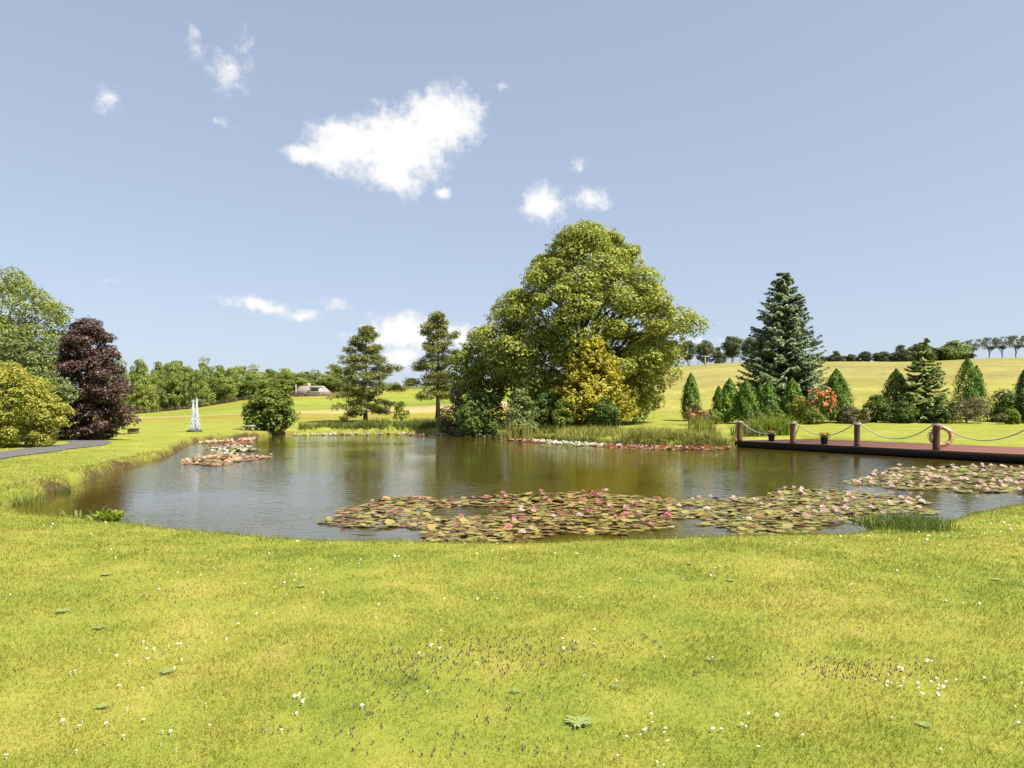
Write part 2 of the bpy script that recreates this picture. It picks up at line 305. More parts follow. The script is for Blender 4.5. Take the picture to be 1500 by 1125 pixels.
def inside(P, poly):
    x, y = P[:, 0], P[:, 1]; r = np.zeros(len(P), bool); n = len(poly)
    for i in range(n):
        (x0, y0), (x1, y1) = poly[i], poly[(i+1) % n]
        if y0 == y1: continue
        c = ((y0 > y) != (y1 > y)) & (x < (x1-x0)*(y-y0)/(y1-y0)+x0); r ^= c
    return r
def sdf(P):
    """distance to the shoreline, positive on land"""
    P = np.asarray(P, float); d = np.full(len(P), 1e9); n = len(POND)
    near = (P[:, 0] > -40) & (P[:, 0] < 40) & (P[:, 1] > -5) & (P[:, 1] < 95)
    Q = P[near]; dd = np.full(len(Q), 1e9)
    for i in range(n):
        a, b = POND[i], POND[(i+1) % n]; ab = b-a; t = np.clip(((Q-a)@ab)/(ab@ab), 0, 1); dd = np.minimum(dd, np.hypot(*(Q-a-t[:, None]*ab).T))
    dd = np.where(inside(Q, POND), -dd, dd); d[near] = dd; return d
COLS = np.array([-900, 0, 190, 430, 600, 750, 960, 1100, 1300, 1500, 2200.])
DIST = np.array([0, 16, 45, 75, 120, 210, 270, 350, 600, 2500.])
ZT = np.array([[.30, .38, .6, .8, 1.1, 1.6, 3.0, 6, 10, 12], [.30, .38, .5, .7, 1.0, 1.6, 3.0, 6, 10, 12], [.30, .34, .4, .6, 1.2, 1.8, 3.4, 7, 10, 12], [.30, .30, .36, .62, 1.9, 7.3, 9.5, 13, 14, 14],
               [.30, .30, .35, .68, 2.2, 8.7, 12, 16, 17, 17], [.30, .30, .36, .9, 2.8, 9.5, 14, 18.5, 19, 19], [.30, .32, .42, 1.5, 5, 15, 20.6, 21.5, 20, 18], [.30, .34, .42, 1.72, 6.3, 17, 21.8, 22.3, 20, 18],
               [.30, .36, .42, 1.8, 6.5, 17, 22.4, 22.8, 20, 18], [.30, .36, .42, 1.8, 6.7, 18, 24.2, 24.8, 22, 18], [.30, .36, .42, 1.8, 6.8, 18, 25, 26, 22, 18]])
def vnoise(x, y, s, seed=0):
    x = x/s; y = y/s; xi = np.floor(x).astype(np.int64); yi = np.floor(y).astype(np.int64); fx = x-xi; fy = y-yi
    fx = fx*fx*(3-2*fx); fy = fy*fy*(3-2*fy)
    h = lambda a, b: (np.sin(a*127.1+b*311.7+seed*74.7)*43758.5453) % 1.0
    return (h(xi, yi)*(1-fx)+h(xi+1, yi)*fx)*(1-fy)+(h(xi, yi+1)*(1-fx)+h(xi+1, yi+1)*fx)*fy-.5
def base_h(X, Y):
    z = 0
    for k in (.8, .9, 1, 1.1, 1.2):
        Yk = np.clip(Y*k, 0.01, 2400); px = np.clip(CX+F*X/np.maximum(Y, 6.0), -890, 2190)
        ci = np.clip(np.searchsorted(COLS, px)-1, 0, len(COLS)-2); cf = (px-COLS[ci])/(COLS[ci+1]-COLS[ci]); cf = cf*cf*(3-2*cf)
        di = np.clip(np.searchsorted(DIST, Yk)-1, 0, len(DIST)-2); df = (Yk-DIST[di])/(DIST[di+1]-DIST[di])
        z = z+((ZT[ci, di]*(1-cf)+ZT[ci+1, di]*cf)*(1-df)+(ZT[ci, di+1]*(1-cf)+ZT[ci+1, di+1]*cf)*df)/5
    return z
def sst(a, b, x): t = np.clip((x-a)/(b-a), 0, 1); return t*t*(3-2*t)
def ground_h(X, Y, s=None):
    X = np.atleast_1d(np.asarray(X, float)); Y = np.atleast_1d(np.asarray(Y, float))
    if s is None: s = sdf(np.stack([X, Y], 1))
    land = base_h(X, Y)+.035*vnoise(X, Y, 2.3, 1)+.02*vnoise(X, Y, .8, 2)
    land = land+np.where(np.abs(Y) > 80, .5*vnoise(X, Y, 35, 3), 0)
    se = s+.06*vnoise(X, Y, .7, 5)*np.clip(2-np.abs(s), 0, 1)
    near = (Y < 20) & (X > -7.5)
    lowbank = np.where(near, .9, .85)
    t = np.clip((se+.30)/(.52), 0, 1); t = t*t*(3-2*t)
    soft = np.clip(s/2.2, 0, 1); soft = soft*soft*(3-2*soft)
    top = land*(.80+.20*soft)
    q = np.stack([X, Y], 1)-np.array([12.8, 40.7]); ux = q@np.array([.4286, -.9035]); uy = q@np.array([.9035, .4286])
    under = sst(-1.6, -.4, ux)*(1-sst(27.5, 29, ux))*(1-sst(6.1, 6.7, uy))*sst(-2, -.5, uy)
    z = np.where(s > 3, land, -.75+(top+.75)*t); return np.where(under > 0, np.minimum(z, z*(1-under)+.12*under), z)
def gh(x, y): return float(ground_h([x], [y])[0])
def axis(dense, lo, hi, g=1.07):
    a = list(dense); st = dense[-1]-dense[-2]
    while a[-1] < hi: st *= g; a.append(a[-1]+st)
    st = dense[1]-dense[0]; b = []; x = dense[0]
    while x > lo: st *= g*1.03; x -= st; b.append(x)
    return np.array(b[::-1]+a)
gx = axis(np.arange(-24, 25, .2), -2600, 2600)
gy = axis(np.concatenate([np.arange(1.5, 20, .16), np.arange(20, 60, .22), np.arange(60, 80, .4)]), -300, 2600, 1.045)
GX, GY = np.meshgrid(gx, gy); fx, fy = GX.ravel(), GY.ravel(); S_ = sdf(np.stack([fx, fy], 1)); fz = ground_h(fx, fy, S_)
nx, ny = len(gx), len(gy); ii = (np.arange(ny-1)[:, None]*nx+np.arange(nx-1)[None]).ravel(); quads = np.stack([ii, ii+1, ii+nx+1, ii+nx], 1)
pxc = CX+F*fx/np.maximum(fy, 1)
tint = np.zeros((len(fx), 4)); tint[:, 3] = 1; wt = np.zeros(len(fx))
def paint(mask, c, w=1.0):
    m = np.clip(mask, 0, 1)*w; tint[:, :3] = tint[:, :3]*(1-m[:, None])+np.array(c)*m[:, None]; return m
def sst(a, b, x): t = np.clip((x-a)/(b-a), 0, 1); return t*t*(3-2*t)
wob = 5*vnoise(fx, fy, 18, 7)+2.5*vnoise(fx, fy, 6, 8)
left = 1-sst(760, 900, pxc); right = sst(820, 960, pxc)
tint[:, :3] = (.20, .20, .035)
m1 = sst(84, 92, fy+wob)*left; paint(m1, (.215, .195, .03)); 
paint(sst(112, 117, fy+wob*.6)*left, (.36, .27, .12)); paint(sst(121, 126, fy+wob*.6-sst(380, 560, pxc)*11)*left, (.185, .215, .03))
paint(sst(165, 185, fy+wob)*left, (.225, .215, .03)); paint(sst(222, 240, fy)*left, (.10, .12, .03)); paint(sst(275, 300, fy)*left, (.30, .22, .10))
m2 = sst(76, 84, fy+wob*.5)*right; paint(m2, (.24, .222, .05)); paint(sst(105, 150, fy+wob*2)*right, (.235, .205, .062)); paint(sst(190, 215, fy+wob)*right, (.21, .20, .055)); paint(sst(231, 234, fy+wob*.2)*right*(1-sst(1180, 1250, pxc)), (.19, .185, .05))
wt = np.maximum(m1, m2); wt = np.maximum(wt, sst(85, 100, np.abs(fy)))
lb = np.where((fx < -8.5) & (fy > 17) & (fy < 60), 1., 0.); soil = (1-sst(.02+.07*lb, .24+.12*lb, S_+(.12+.22*lb)*(vnoise(fx, fy, 1.9, 9)+.5*vnoise(fx, fy, .7, 19))))*(.75+.25*lb)
paint(soil, (.085, .055, .03)); wt = np.maximum(wt, soil)
ground = mesh_obj('ground', np.stack([fx, fy, fz], 1), [quads], M_GROUND, smooth=True, attr={'tint': tint, 'wt': wt}); tag(ground, kind='structure')
# the pond surface: one sheet that ends inside the banks
import mathutils.geometry as mg
cen = POND.mean(0); nrm = np.roll(POND, -1, 0)-np.roll(POND, 1, 0); nrm = unit(np.stack([nrm[:, 1], -nrm[:, 0]], 1))
if not inside((POND-nrm*.05), POND).mean() > .5: nrm = -nrm
WP = POND+nrm*.16
tri = mg.tessellate_polygon([[mathutils.Vector((p[0], p[1], 0)) for p in WP]])
pond = mesh_obj('pond', np.column_stack([WP, np.zeros(len(WP))]), [np.array([(a, b, c) for a, b, c in tri])], M_WATER); tag(pond, kind='structure')
if pond.data.polygons[0].normal.z < 0: pond.data.flip_normals()

# tarmac drive on the left and a pale path behind the far bank
def strip(name, pts, width, mat, lift, k=10):
    P = np.array(pts, float); out = []
    for i in range(len(P)-1):
        a, b, c, d = P[max(i-1, 0)], P[i], P[i+1], P[min(i+2, len(P)-1)]
        for j in range(k):
            t = j/k; out.append(.5*((2*b)+(-a+c)*t+(2*a-5*b+4*c-d)*t*t+(-a+3*b-3*c+d)*t**3))
    P = np.array(out+[P[-1]]); D = unit(np.gradient(P, axis=0)); Nn = np.stack([-D[:, 1], D[:, 0]], 1); m = 7; V = []
    for j in range(m): Q = P+Nn*(j/(m-1)-.5)*width; V.append(np.column_stack([Q, ground_h(Q[:, 0], Q[:, 1])+lift]))
    V = np.stack(V, 1).reshape(-1, 3); n = len(P); i0 = (np.arange(n-1)[:, None]*m+np.arange(m-1)[None]).ravel()
    return tag(mesh_obj(name, V, [np.stack([i0, i0+1, i0+m+1, i0+m], 1)], mat, smooth=True), kind='structure')
M_ROAD = solid_mat('worn_tarmac', (.105, .098, .092), (.16, .15, .14), 8, .9, .2, .3)
M_PATH = solid_mat('pale_gravel', (.30, .26, .18), (.42, .37, .27), 5, .9, .1, .2)
strip('road', [(-11, -30), (-13.2, 5), (-15.9, 17), (-17.8, 24), (-19.4, 30), (-21.0, 35.5), (-24, 39.5), (-32, 42), (-60, 44)], 1.8, M_ROAD, .025)
strip('path', [(12.2, 53.5), (14.5, 53.8), (17.2, 54.2), (19, 54.5)], .5, M_PATH, .03)

# ------------------------------------------------------------------ lawn cover
def wedge_points(n, y0, y1, r, pw=1.0, half=.80):
    y = y0+(y1-y0)*r.random(n)**pw; x = (r.random(n)*2-1)*(half*y+.3); return x, y
def make_grass():
    r = np.random.default_rng(21); Vs, As, Fs = [], [], []; off = 0
    for (n, y0, y1) in [(860000, 1.9, 30.)]:             # as dense as the eye can tell: thinner cover and broader blades farther off
        y = y0*(y1/y0)**r.random(n); x = (r.random(n)*2-1)*(.80*y+2.2); s = sdf(np.stack([x, y], 1)); k = s > np.where((x < -8.5) & (y > 13.5), .10+.3*vnoise(x, y, 1.2, 77), .02); x, y, s = x[k], y[k], s[k]
        dens = vnoise(x, y, .5, 31)+vnoise(x, y, .17, 32); k = r.random(len(x)) < .75+.5*dens; x, y, s = x[k], y[k], s[k]; n = len(x)
        z = ground_h(x, y, s)-.004; hh = .022+.0007*y; ww = .0010+.00095*y; edge = np.clip(1-s/.5, 0, 1)
        h = hh*(.55+.9*r.random(n))*(1+.7*vnoise(x, y, .35, 33))*(1+2.2*edge*r.random(n)); w = ww*(.7+.6*r.random(n)); h = h*(1-.6*sst(14, 30, y))
        an = r.random(n)*2*math.pi; la = r.random(n)*2*math.pi; k_ = .25+.8*r.random(n)
        side = np.stack([np.cos(an), np.sin(an), np.zeros(n)], 1)*w[:, None]*.5; P = np.stack([x, y, z], 1)
        T = P+np.stack([np.cos(la)*k_*h, np.sin(la)*k_*h, h], 1)
        Vs.append(np.stack([P-side, P+side, T], 1).reshape(-1, 3)); As.append(np.repeat(r.random(n), 3)); Fs.append(off+np.arange(3*n).reshape(n, 3)); off += 3*n
    o = mesh_obj('lawn_grass', np.concatenate(Vs), [np.concatenate(Fs)], M_BLADE, attr={'rnd': np.concatenate(As)})
    tag(o, 'short yellow-green mown grass blades covering the near lawn', 'grass', kind='stuff')
make_grass()
def shore_points(n, lo, hi, r, cond):
    """random points on land at distance lo..hi from the shoreline"""
    out = []
    while sum(len(a) for a in out) < n:
        i = r.integers(0, len(POND), n*2); t = r.random((n*2, 1)); p = POND[i]*(1-t)+POND[(i+1) % len(POND)]*t+nrm[i]*(lo+(hi-lo)*r.random((n*2, 1)))
        out.append(p[cond(p[:, 0], p[:, 1])])
    return np.concatenate(out)[:n]
def grass_strip(name, label, n, lo, hi, h, w, mat, cond, seed, lean=.35, cl=.5):
    r = np.random.default_rng(seed); p = shore_points(n, lo, hi, r, cond); k = vnoise(p[:, 0], p[:, 1], cl*2, seed)+vnoise(p[:, 0], p[:, 1], cl*.7, seed+1)
    p = p[r.random(n) < .62+.9*k]; n = len(p); z = ground_h(p[:, 0], p[:, 1])-.02
    hh = h*(.5+.7*r.random(n))*(1+.9*vnoise(p[:, 0], p[:, 1], cl*3, seed+2)); V, q, t, a = blades_geo(np.column_stack([p, z]), hh, w*(.7+.6*r.random(n)), r, lean)
    return tag(mesh_obj(name, V, [q, t], mat, attr={'rnd': a}), label, 'grass', kind='stuff')
col_ = lambda x, y: CX+F*x/y
grass_strip('bank_grass', 'longer grass fringe along the near turf edge of the pond', 5200, -.02, .14, .085, .008, G_REED, lambda x, y: (y < 17) & (x > -8.5) & (x < 13), 41, .5)
grass_strip('tall_grass', 'tall green and straw grass on the far bank left of the deck', 11000, -.05, 3.4, .60, .040, G_STRAW, lambda x, y: (col_(x, y) > 745) & (col_(x, y) < 1088) & (y > 36), 43, .7)
grass_strip('reed_bed', 'low green reeds along the far shore below the pines', 6500, .1, 2.6, .75, .06, G_REED, lambda x, y: (col_(x, y) > 438) & (col_(x, y) < 655) & (y > 55), 44, .25, .9)
grass_strip('bank_grass', 'rough grass tufts hanging over the eroded left bank', 2600, .0, .4, .15, .016, G_STRAW, lambda x, y: (x < -8.6) & (y > 13) & (y < 60), 45, .6, .8)
def daisies():
    r = np.random.default_rng(51); G = Geo(); Y2 = Geo(); pts = []
    for c in range(150):
        y = 3+10*r.random()**.9; x = (r.random()*2-1)*.75*y
        for k in range(r.integers(1, 6)): pts.append((x+r.normal()*.16, y+r.normal()*.22))
    for (cx, cy, n, sp) in [(1360, 1015, 14, .12), (1310, 1005, 9, .08), (950, 1077, 8, .07), (1100, 1060, 8, .12), (1245, 860, 8, .12), (440, 1035, 7, .1), (1440, 1000, 8, .15), (870, 955, 6, .1)]:
        X, Y = at_px(cx, cy, .3)
        for k in range(n): pts.append((X+r.normal()*sp, Y+r.normal()*sp))
    for k in range(420):
        y = 14+22*r.random(); pts.append((-(.40+.33*r.random())*y, y))
    for k in range(160):
        y = 9+6*r.random(); pts.append(((.4+.4*r.random())*y, y))
    P = np.array(pts); s = sdf(P); P = P[s > .35]; Z = ground_h(P[:, 0], P[:, 1])
    an = np.arange(8)*math.pi/4
    for (x, y), z in zip(P, Z):
        rad = .0072*(.7+.6*r.random())*(1.0 if y < 8 else 1.5); t = r.normal(size=2)*.35; h = .020+.007*r.random()
        ring = np.stack([x+np.cos(an)*rad, y+np.sin(an)*rad, z+h+np.cos(an)*rad*t[0]+np.sin(an)*rad*t[1]], 1)
        G.add(np.vstack([ring, [(x, y, z+h-.004)]]), t=[(8, i, (i+1) % 8) for i in range(8)])
        G.tube([(x, y, z), (x, y, z+h-.004)], .0012, 3, False)
        Y2.add(np.vstack([ring*.38+np.array([x, y, z+h+.003])*.62, [(x, y, z+h+.006)]]), t=[(8, i, (i+1) % 8) for i in range(8)])
    m = solid_mat('daisy_white', (.72, .72, .68), (.82, .82, .8), 30, .6, .2, 0); o = G.obj('daisies', m); tag(o, 'tiny white daisies sprinkled over the lawn', 'daisies', kind='stuff')
    y = Y2.obj('daisy_centres', solid_mat('daisy_yellow', (.6, .42, .02), (.7, .5, .04), 30, .7, .1, 0), o); y['kind'] = 'stuff'
daisies()
def selfheal():
    r = np.random.default_rng(52); G = Geo()
    for (px, py, n, sx, sy) in [(740, 960, 170, .45, .22), (660, 975, 120, .5, .25), (1240, 985, 140, .3, .14), (560, 1000, 70, .28, .2), (1190, 920, 14, .2, .15), (700, 1040, 40, .4, .2), (215, 880, 40, .4, .25), (930, 950, 24, .35, .2), (640, 1100, 30, .3, .12), (470, 1070, 24, .25, .1), (1085, 850, 22, .45, .3)]:
        X, Y = at_px(px, py, .3); x = X+r.normal(size=n)*sx; y = Y+r.normal(size=n)*sy; z = ground_h(x, y)
        for i in range(n):
            h = .010+.014*r.random(); w = .0038+.0026*r.random()
            G.add([(x[i]-w, y[i], z[i]+h), (x[i]+w, y[i], z[i]+h), (x[i], y[i]-w, z[i]+h), (x[i], y[i]+w, z[i]+h), (x[i], y[i], z[i]+h+.012), (x[i], y[i], z[i]+h-.012)], t=[(0, 2, 4), (2, 1, 4), (1, 3, 4), (3, 0, 4), (2, 0, 5), (1, 2, 5), (3, 1, 5), (0, 3, 5)], a=np.full(6, r.random()))
    tag(G.obj('selfheal_flowers', leaf_mat('dull_purple_heads', [(.075, .045, .035), (.12, .075, .075), (.20, .13, .16)], .1)), 'dull purple-brown flower heads in patches on the lawn', 'wildflowers', kind='stuff')
selfheal()
def rosettes():
    r = np.random.default_rng(53); first = None; m = leaf_mat('grey_green_weed_leaves', [(.19, .25, .06), (.24, .30, .08), (.30, .35, .13)], .2)
    n = 26; G = Geo()
    for i in range(n):
        a = i*2.4; l = .05+.04*r.random(); w = .007; d = np.array([math.cos(a), math.sin(a), 0]); s = np.array([-d[1], d[0], 0]); e = .03+.14*r.random()
        p = [d*l*t+np.array([0, 0, .012+l*e*math.sin(t*1.9)]) for t in (0, .4, .75, 1)]
        G.add([p[0]-s*w*.3, p[0]+s*w*.3, p[1]+s*w, p[1]-s*w, p[2]+s*w*.8, p[2]-s*w*.8, p[3]], [(0, 1, 2, 3), (3, 2, 4, 5)], [(5, 4, 6)], np.full(7, r.random()))
    lab = 'low grey-green rosette weed spreading flat in the lawn'
    for (px, py, sc) in [(848, 1064, 1.3), (90, 902, 1.5), (245, 985, 1.3), (155, 845, 1.4), (145, 925, 1.2), (440, 860, 1.3), (1355, 1065, 1.0), (150, 1035, 1.0), (1070, 855, 1.2), (1460, 852, 1.3), (755, 1018, .9), (900, 1010, .8), (1010, 830, 1.1), (1040, 970, .9)]:
        X, Y = at_px(px, py, .3); z = gh(X, Y)
        if first is None: o = first = G.obj('weed_rosette', m)
        else: o = first.copy(); col.objects.link(o)
        o.location = (X, Y, z+.001); o.scale = (sc*(.8 if px == 848 else .55),)*3; o.rotation_euler = (0, 0, px); tag(o, lab, 'weed', 'rosette weeds in the lawn')
rosettes()

# ------------------------------------------------------------------ trees
def skeleton(G, h, r0, r, lean=0, k=9, top=.9, wig=.12):
    t = np.linspace(0, 1, 9); P = np.stack([np.cumsum(r.normal(size=9)*wig*h*.03)+lean*t*h, np.cumsum(r.normal(size=9)*wig*h*.03), t*h*top], 1); P -= P[0]; P[0, 2] = -.25
    rad = r0*(1-t*.93); rad[0] *= 1.35; G.tube(P, rad, k); return P
def limb(G, a, b, r0, r, sag=.12, k=5):
    t = np.linspace(0, 1, 6)[:, None]; a = np.array(a); b = np.array(b); P = a+(b-a)*t; P[:, 2] += np.sin(t[:, 0]*math.pi)*sag*np.linalg.norm(b-a); P[1:-1] += r.normal(size=(4, 3))*.03*np.linalg.norm(b-a)
    G.tube(P, r0*(1-.85*t[:, 0]), k)
def clump_leaves(C, Rr, n, size, r, flat=.75, up=.5, aspect=.6, shell=.6, rand=.42):
    m = len(C); D = unit(r.normal(size=(m, n, 3))); D[..., 2] = np.where(r.random((m, n)) < .35, np.abs(D[..., 2]), D[..., 2])
    rr = (shell+(1-shell)*r.random((m, n, 1))**.6)*Rr[:, None, None]
    sp = unit(r.normal(size=(m, 5, 3))); near = np.max(np.einsum('mni,mki->mnk', D, sp), 2)[..., None]; rr = rr*(1+np.clip((near-.90)/.10, 0, 1)*(.12+.38*r.random((m, n, 1))))   # twigs stand out of the clump
    P = (C[:, None]+D*rr*np.array([1, 1, flat])).reshape(-1, 3); Nn = (D*.7+np.array([0, 0, up])+r.normal(size=(m, n, 3))*rand).reshape(-1, 3)
    return leaf_geo(P, Nn, size*(.65+.7*r.random(m*n)), r, aspect=aspect)
def broad_tree(name, h, w, mat, seed, ncl, nl, leaf, clr, prof, z0=.12, trunk_r=.3, inner=.35, bark=None, asym=.14, depth=1.0, flat=.75, limbs=16, tz=.5, shape=None, up=.5):
    """prof: list of (t, radius fraction) from the lowest leaves to the top"""
    r = np.random.default_rng(seed); pt = np.array(prof); root = bpy.data.objects.new(name, None); col.objects.link(root)
    tt = np.linspace(0, 1, 200); pr = np.interp(tt, pt[:, 0], pt[:, 1]); cw = np.cumsum(pr+.05); cw /= cw[-1]
    t = np.interp(r.random(ncl), cw, tt); ph = r.random(ncl)*2*math.pi; ph0 = r.random(4)*6.28
    lob = 1+asym*(np.sin(2*ph+ph0[0]+3*t)+.7*np.sin(3*ph+ph0[1]-5*t)+.6*np.sin(5*ph+ph0[2]+9*t)); rm = np.interp(t, pt[:, 0], pt[:, 1])*w*.5*lob
    cr = clr*(.65+.7*r.random(ncl)); rad = np.maximum(rm-cr*.75, 0)*(inner+(1-inner)*r.random(ncl))**.5
    C = np.stack([np.cos(ph)*rad, np.sin(ph)*rad*depth, z0*h+t*(h*(1-z0)-cr*.6)], 1)
    V, q, a = clump_leaves(C, cr, nl, leaf, r, flat, up); G = Geo(); P = skeleton(G, h*.8, trunk_r, r)
    for i in r.choice(ncl, min(limbs, ncl), replace=False):
        j = int(np.clip((C[i, 2]*tz)/(h*.8*.9)*8, 1, 7)); limb(G, P[j], C[i], trunk_r*.3, r)
    G.obj('trunk', bark or M_BARK, root, True); mesh_obj('crown', V, [q], mat, root, attr={'rnd': a}); return root
def pine_tree(name, h, w, seed, bare, nlimb, lop=0):
    r = np.random.default_rng(seed); root = bpy.data.objects.new(name, None); col.objects.link(root); G = Geo(); P = skeleton(G, h, h*.022, r, wig=.07, top=.97)
    Cs, Rs = [], []
    for i in range(nlimb):
        t = bare+(1-bare)*((i+r.random()*.7)/nlimb); z = t*h*.97; k = (t-bare)/(1-bare); reach = w*.5*np.interp(k, [0, .2, .5, .8, 1], [.8, 1, .85, .52, .12])*(.35+.68*r.random()**.7); an = i*2.4+r.normal()*.35
        b0 = np.array([np.interp(z, P[:, 2], P[:, 0]), np.interp(z, P[:, 2], P[:, 1]), z]); d = np.array([math.cos(an), math.sin(an), 0]); tip = b0+d*reach+np.array([0, 0, reach*(-.20+.42*k+.13*r.normal())])
        limb(G, b0, tip, h*.0055*(1.2-.7*k), r, .08)
        for j in range(int(3+reach*1.7)):
            f = .32+.7*r.random(); sd = np.array([-d[1], d[0], 0])*r.normal()*reach*.20; Cs.append(b0+(tip-b0)*f+sd+np.array([0, 0, .12+.08*r.normal()])); Rs.append(.30+.026*h*(.6+.7*r.random()))
    for j in range(5): Cs.append(P[-1]+r.normal(size=3)*np.array([.25, .25, .35])+np.array([0, 0, -.15])); Rs.append(.45)
    C = np.array(Cs); Rr = np.array(Rs); m = len(C); n = 80; D = unit(r.normal(size=(m, n, 3))); PP = (C[:, None]+D*(Rr[:, None, None]*(.25+.75*r.random((m, n, 1))))*np.array([1.1, 1.1, .72])).reshape(-1, 3)
    T = (D+np.array([0, 0, .55])+r.normal(size=(m, n, 3))*.35).reshape(-1, 3); Nn = r.normal(size=(m*n, 3))+np.array([0, 0, .8])
    V, q, a = leaf_geo(PP, Nn, .30*(.7+.6*r.random(m*n)), r, T=T, aspect=.30, fold=.05)
    G.obj('trunk', M_PINEBARK, root, True); mesh_obj('crown', V, [q], G_PINE, root, attr={'rnd': a}); return root
def fir_tree(name, h, w, seed, layers, per, n, mat, leaf, z0=.06, droop=.12, power=.9, irregular=.18):
    r = np.random.default_rng(seed); root = bpy.data.objects.new(name, None); col.objects.link(root); G = Geo(); skeleton(G, h, h*.02, r, wig=.02, top=.99)
    Ps, Ts, Ns, Sz = [], [], [], []
    for i in range(layers):
        t = z0+(1-z0)*(i+.3*r.normal()*.5)/layers; t = min(max(t, z0*.8), .985)
        for j in range(max(4, int(per*(1-t*.55)))):
            tj = min(max(t+r.normal()*.5/layers, .03), .985); Rm = w*.5*((1-tj)**power)*(1-irregular+2*irregular*r.random())+.03*w; an = r.random()*6.283; d = np.array([math.cos(an), math.sin(an), 0]); sd = np.array([-d[1], d[0], 0])
            m = max(8, int(n*(.25+.75*Rm/(w*.5)))); f = r.random(m)**.7; lat = r.normal(size=m)*.17*Rm*(1.12-f)*1.2; zz = tj*h-droop*Rm*2*f+Rm*.26*f**3-np.abs(lat)*.25+r.normal(size=m)*.018*h/layers*3
            Ps.append(d*(f*Rm)[:, None]+sd*lat[:, None]+np.array([0, 0, 1])*zz[:, None]); Ts.append(d*.9+sd*(np.sign(lat)*.6)[:, None]+np.array([0, 0, .25])+r.normal(size=(m, 3))*.25); Ns.append(np.array([0, 0, 1.])+d*.65+r.normal(size=(m, 3))*.32); Sz.append(leaf*(.7+.6*r.random(m)))
            limb(G, (0, 0, tj*h), d*Rm*.85+np.array([0, 0, tj*h-droop*Rm*1.4]), h*.0035*(1.1-tj), r, 0, 4)
    P = np.concatenate(Ps); V, q, a = leaf_geo(P, np.concatenate(Ns), np.concatenate(Sz), r, T=np.concatenate(Ts), aspect=.42, fold=.08)
    G.obj('trunk', M_PINEBARK, root, True); mesh_obj('crown', V, [q], mat, root, attr={'rnd': a}); return root
def column_conifer(name, h, w, seed, mat, n=5200, tips=((0, 0, 1),), leaf=.17):
    """dense upright cypress; tips: (dx, dy, height fraction) of each leader"""
    r = np.random.default_rng(seed); root = bpy.data.objects.new(name, None); col.objects.link(root); G = Geo(); G.tube([(0, 0, -.2), (0, 0, h*.5), (0, 0, h*.8)], [w*.07, w*.05, .02], 6); Ps, Ns = [], []
    for (dx, dy, hf) in tips:
        m = n//len(tips); t = r.random(m)**.9; prof = np.interp(t, [0, .1, .3, .6, .85, 1], [.62, .9, 1, .78, .40, .03]); an = r.random(m)*6.283
        lump = 1+.19*np.sin(an*5+t*11+seed)+.10*np.sin(an*9-t*23)+.15*r.normal(size=m); rr = w*.5*prof*lump*(.72+.28*r.random(m)**.5)*(1 if hf == 1 else .75)
        Ps.append(np.stack([np.cos(an)*rr+dx*w*(.3+.7*t), np.sin(an)*rr+dy*w, .03*h+t*h*hf*.97], 1)); Ns.append(np.stack([np.cos(an), np.sin(an), .35+0*an], 1)+r.normal(size=(m, 3))*.4)
    P = np.concatenate(Ps); V, q, a = leaf_geo(P, np.concatenate(Ns), leaf*(.7+.7*r.random(len(P))), r, T=np.array([0, 0, 1.])+r.normal(size=(len(P), 3))*.3, aspect=.5, fold=.1)
    G.obj('trunk', M_BARK, root, True); mesh_obj('crown', V, [q], mat, root, attr={'rnd': a}); return root
def put(o, px, d, label, cat, group=None, rz=0, scale=None, dz=0):
    X = (px-CX)/F*d; o.location = (X, d, gh(X, d)+dz); o.rotation_euler = (0, 0, rz)
    if scale is not None: o.scale = scale
    return tag(o, label, cat, group)
def span(px, ytop, d):                                    # height of a thing whose top shows at row ytop when it stands d metres away
    X = (px-CX)/F*d; return EYE+(HZ-ytop)*d/F-gh(X, d)
W = lambda npx, d: npx*d/F
DOME = [(0, .55), (.15, .85), (.35, 1), (.6, .92), (.8, .68), (.93, .4), (1, .12)]
# great tree by the far bank
d = 63; h = span(868, 322, d)
o = broad_tree('broadleaf_tree', h, W(310, d), G_LIME, 101, 285, 430, .25, 1.22, [(0, .55), (.12, .80), (.3, .93), (.48, 1), (.62, .86), (.78, .64), (.9, .42), (1, .12)], z0=.05, trunk_r=.62, inner=.45, asym=.10, depth=.85, limbs=70)
put(o, 856, d, 'huge spreading lime-green broadleaf tree towering over the far bank', 'tree')
# golden cypress and shrubs below it
d = 54.5; h = span(868, 495, d); o = fir_tree('golden_cypress', h, W(112, d), 102, 30, 22, 60, G_GOLD, .27, z0=.03, droop=-.05, power=.62, irregular=.28); put(o, 868, d, 'golden yellow cypress in front of the huge broadleaf tree', 'conifer')
def shrub(name, px, ytop, wpx, d, mat, seed, label, cat='shrub', leaf=.16, ncl=60, nl=110, clr=None, prof=DOME, group=None, inner=.3, asym=.12, depth=1.0, flat=.8, z0=.02, up=.5):
    h = span(px, ytop, d); w = W(wpx, d); o = broad_tree(name, h, w, mat, seed, ncl, nl, leaf, clr or min(h, w)*.17, prof, z0=z0, trunk_r=.05+.012*h, inner=inner, asym=asym, depth=depth, limbs=10, flat=flat, up=up)
    return put(o, px, d, label, cat, group)
shrub('dark_shrub', 800, 575, 80, 56, G_DARK, 103, 'dark green shrub in the shade left of the golden cypress', leaf=.2)
shrub('leafy_shrub', 826, 582, 44, 52.5, G_MID, 120, 'small mid-green shrub at the left foot of the golden cypress', leaf=.17, ncl=34)
shrub('conifer_shrub', 888, 578, 50, 51.5, G_DARK, 104, 'dark green low shrub at the foot of the golden cypress', leaf=.16, ncl=36)
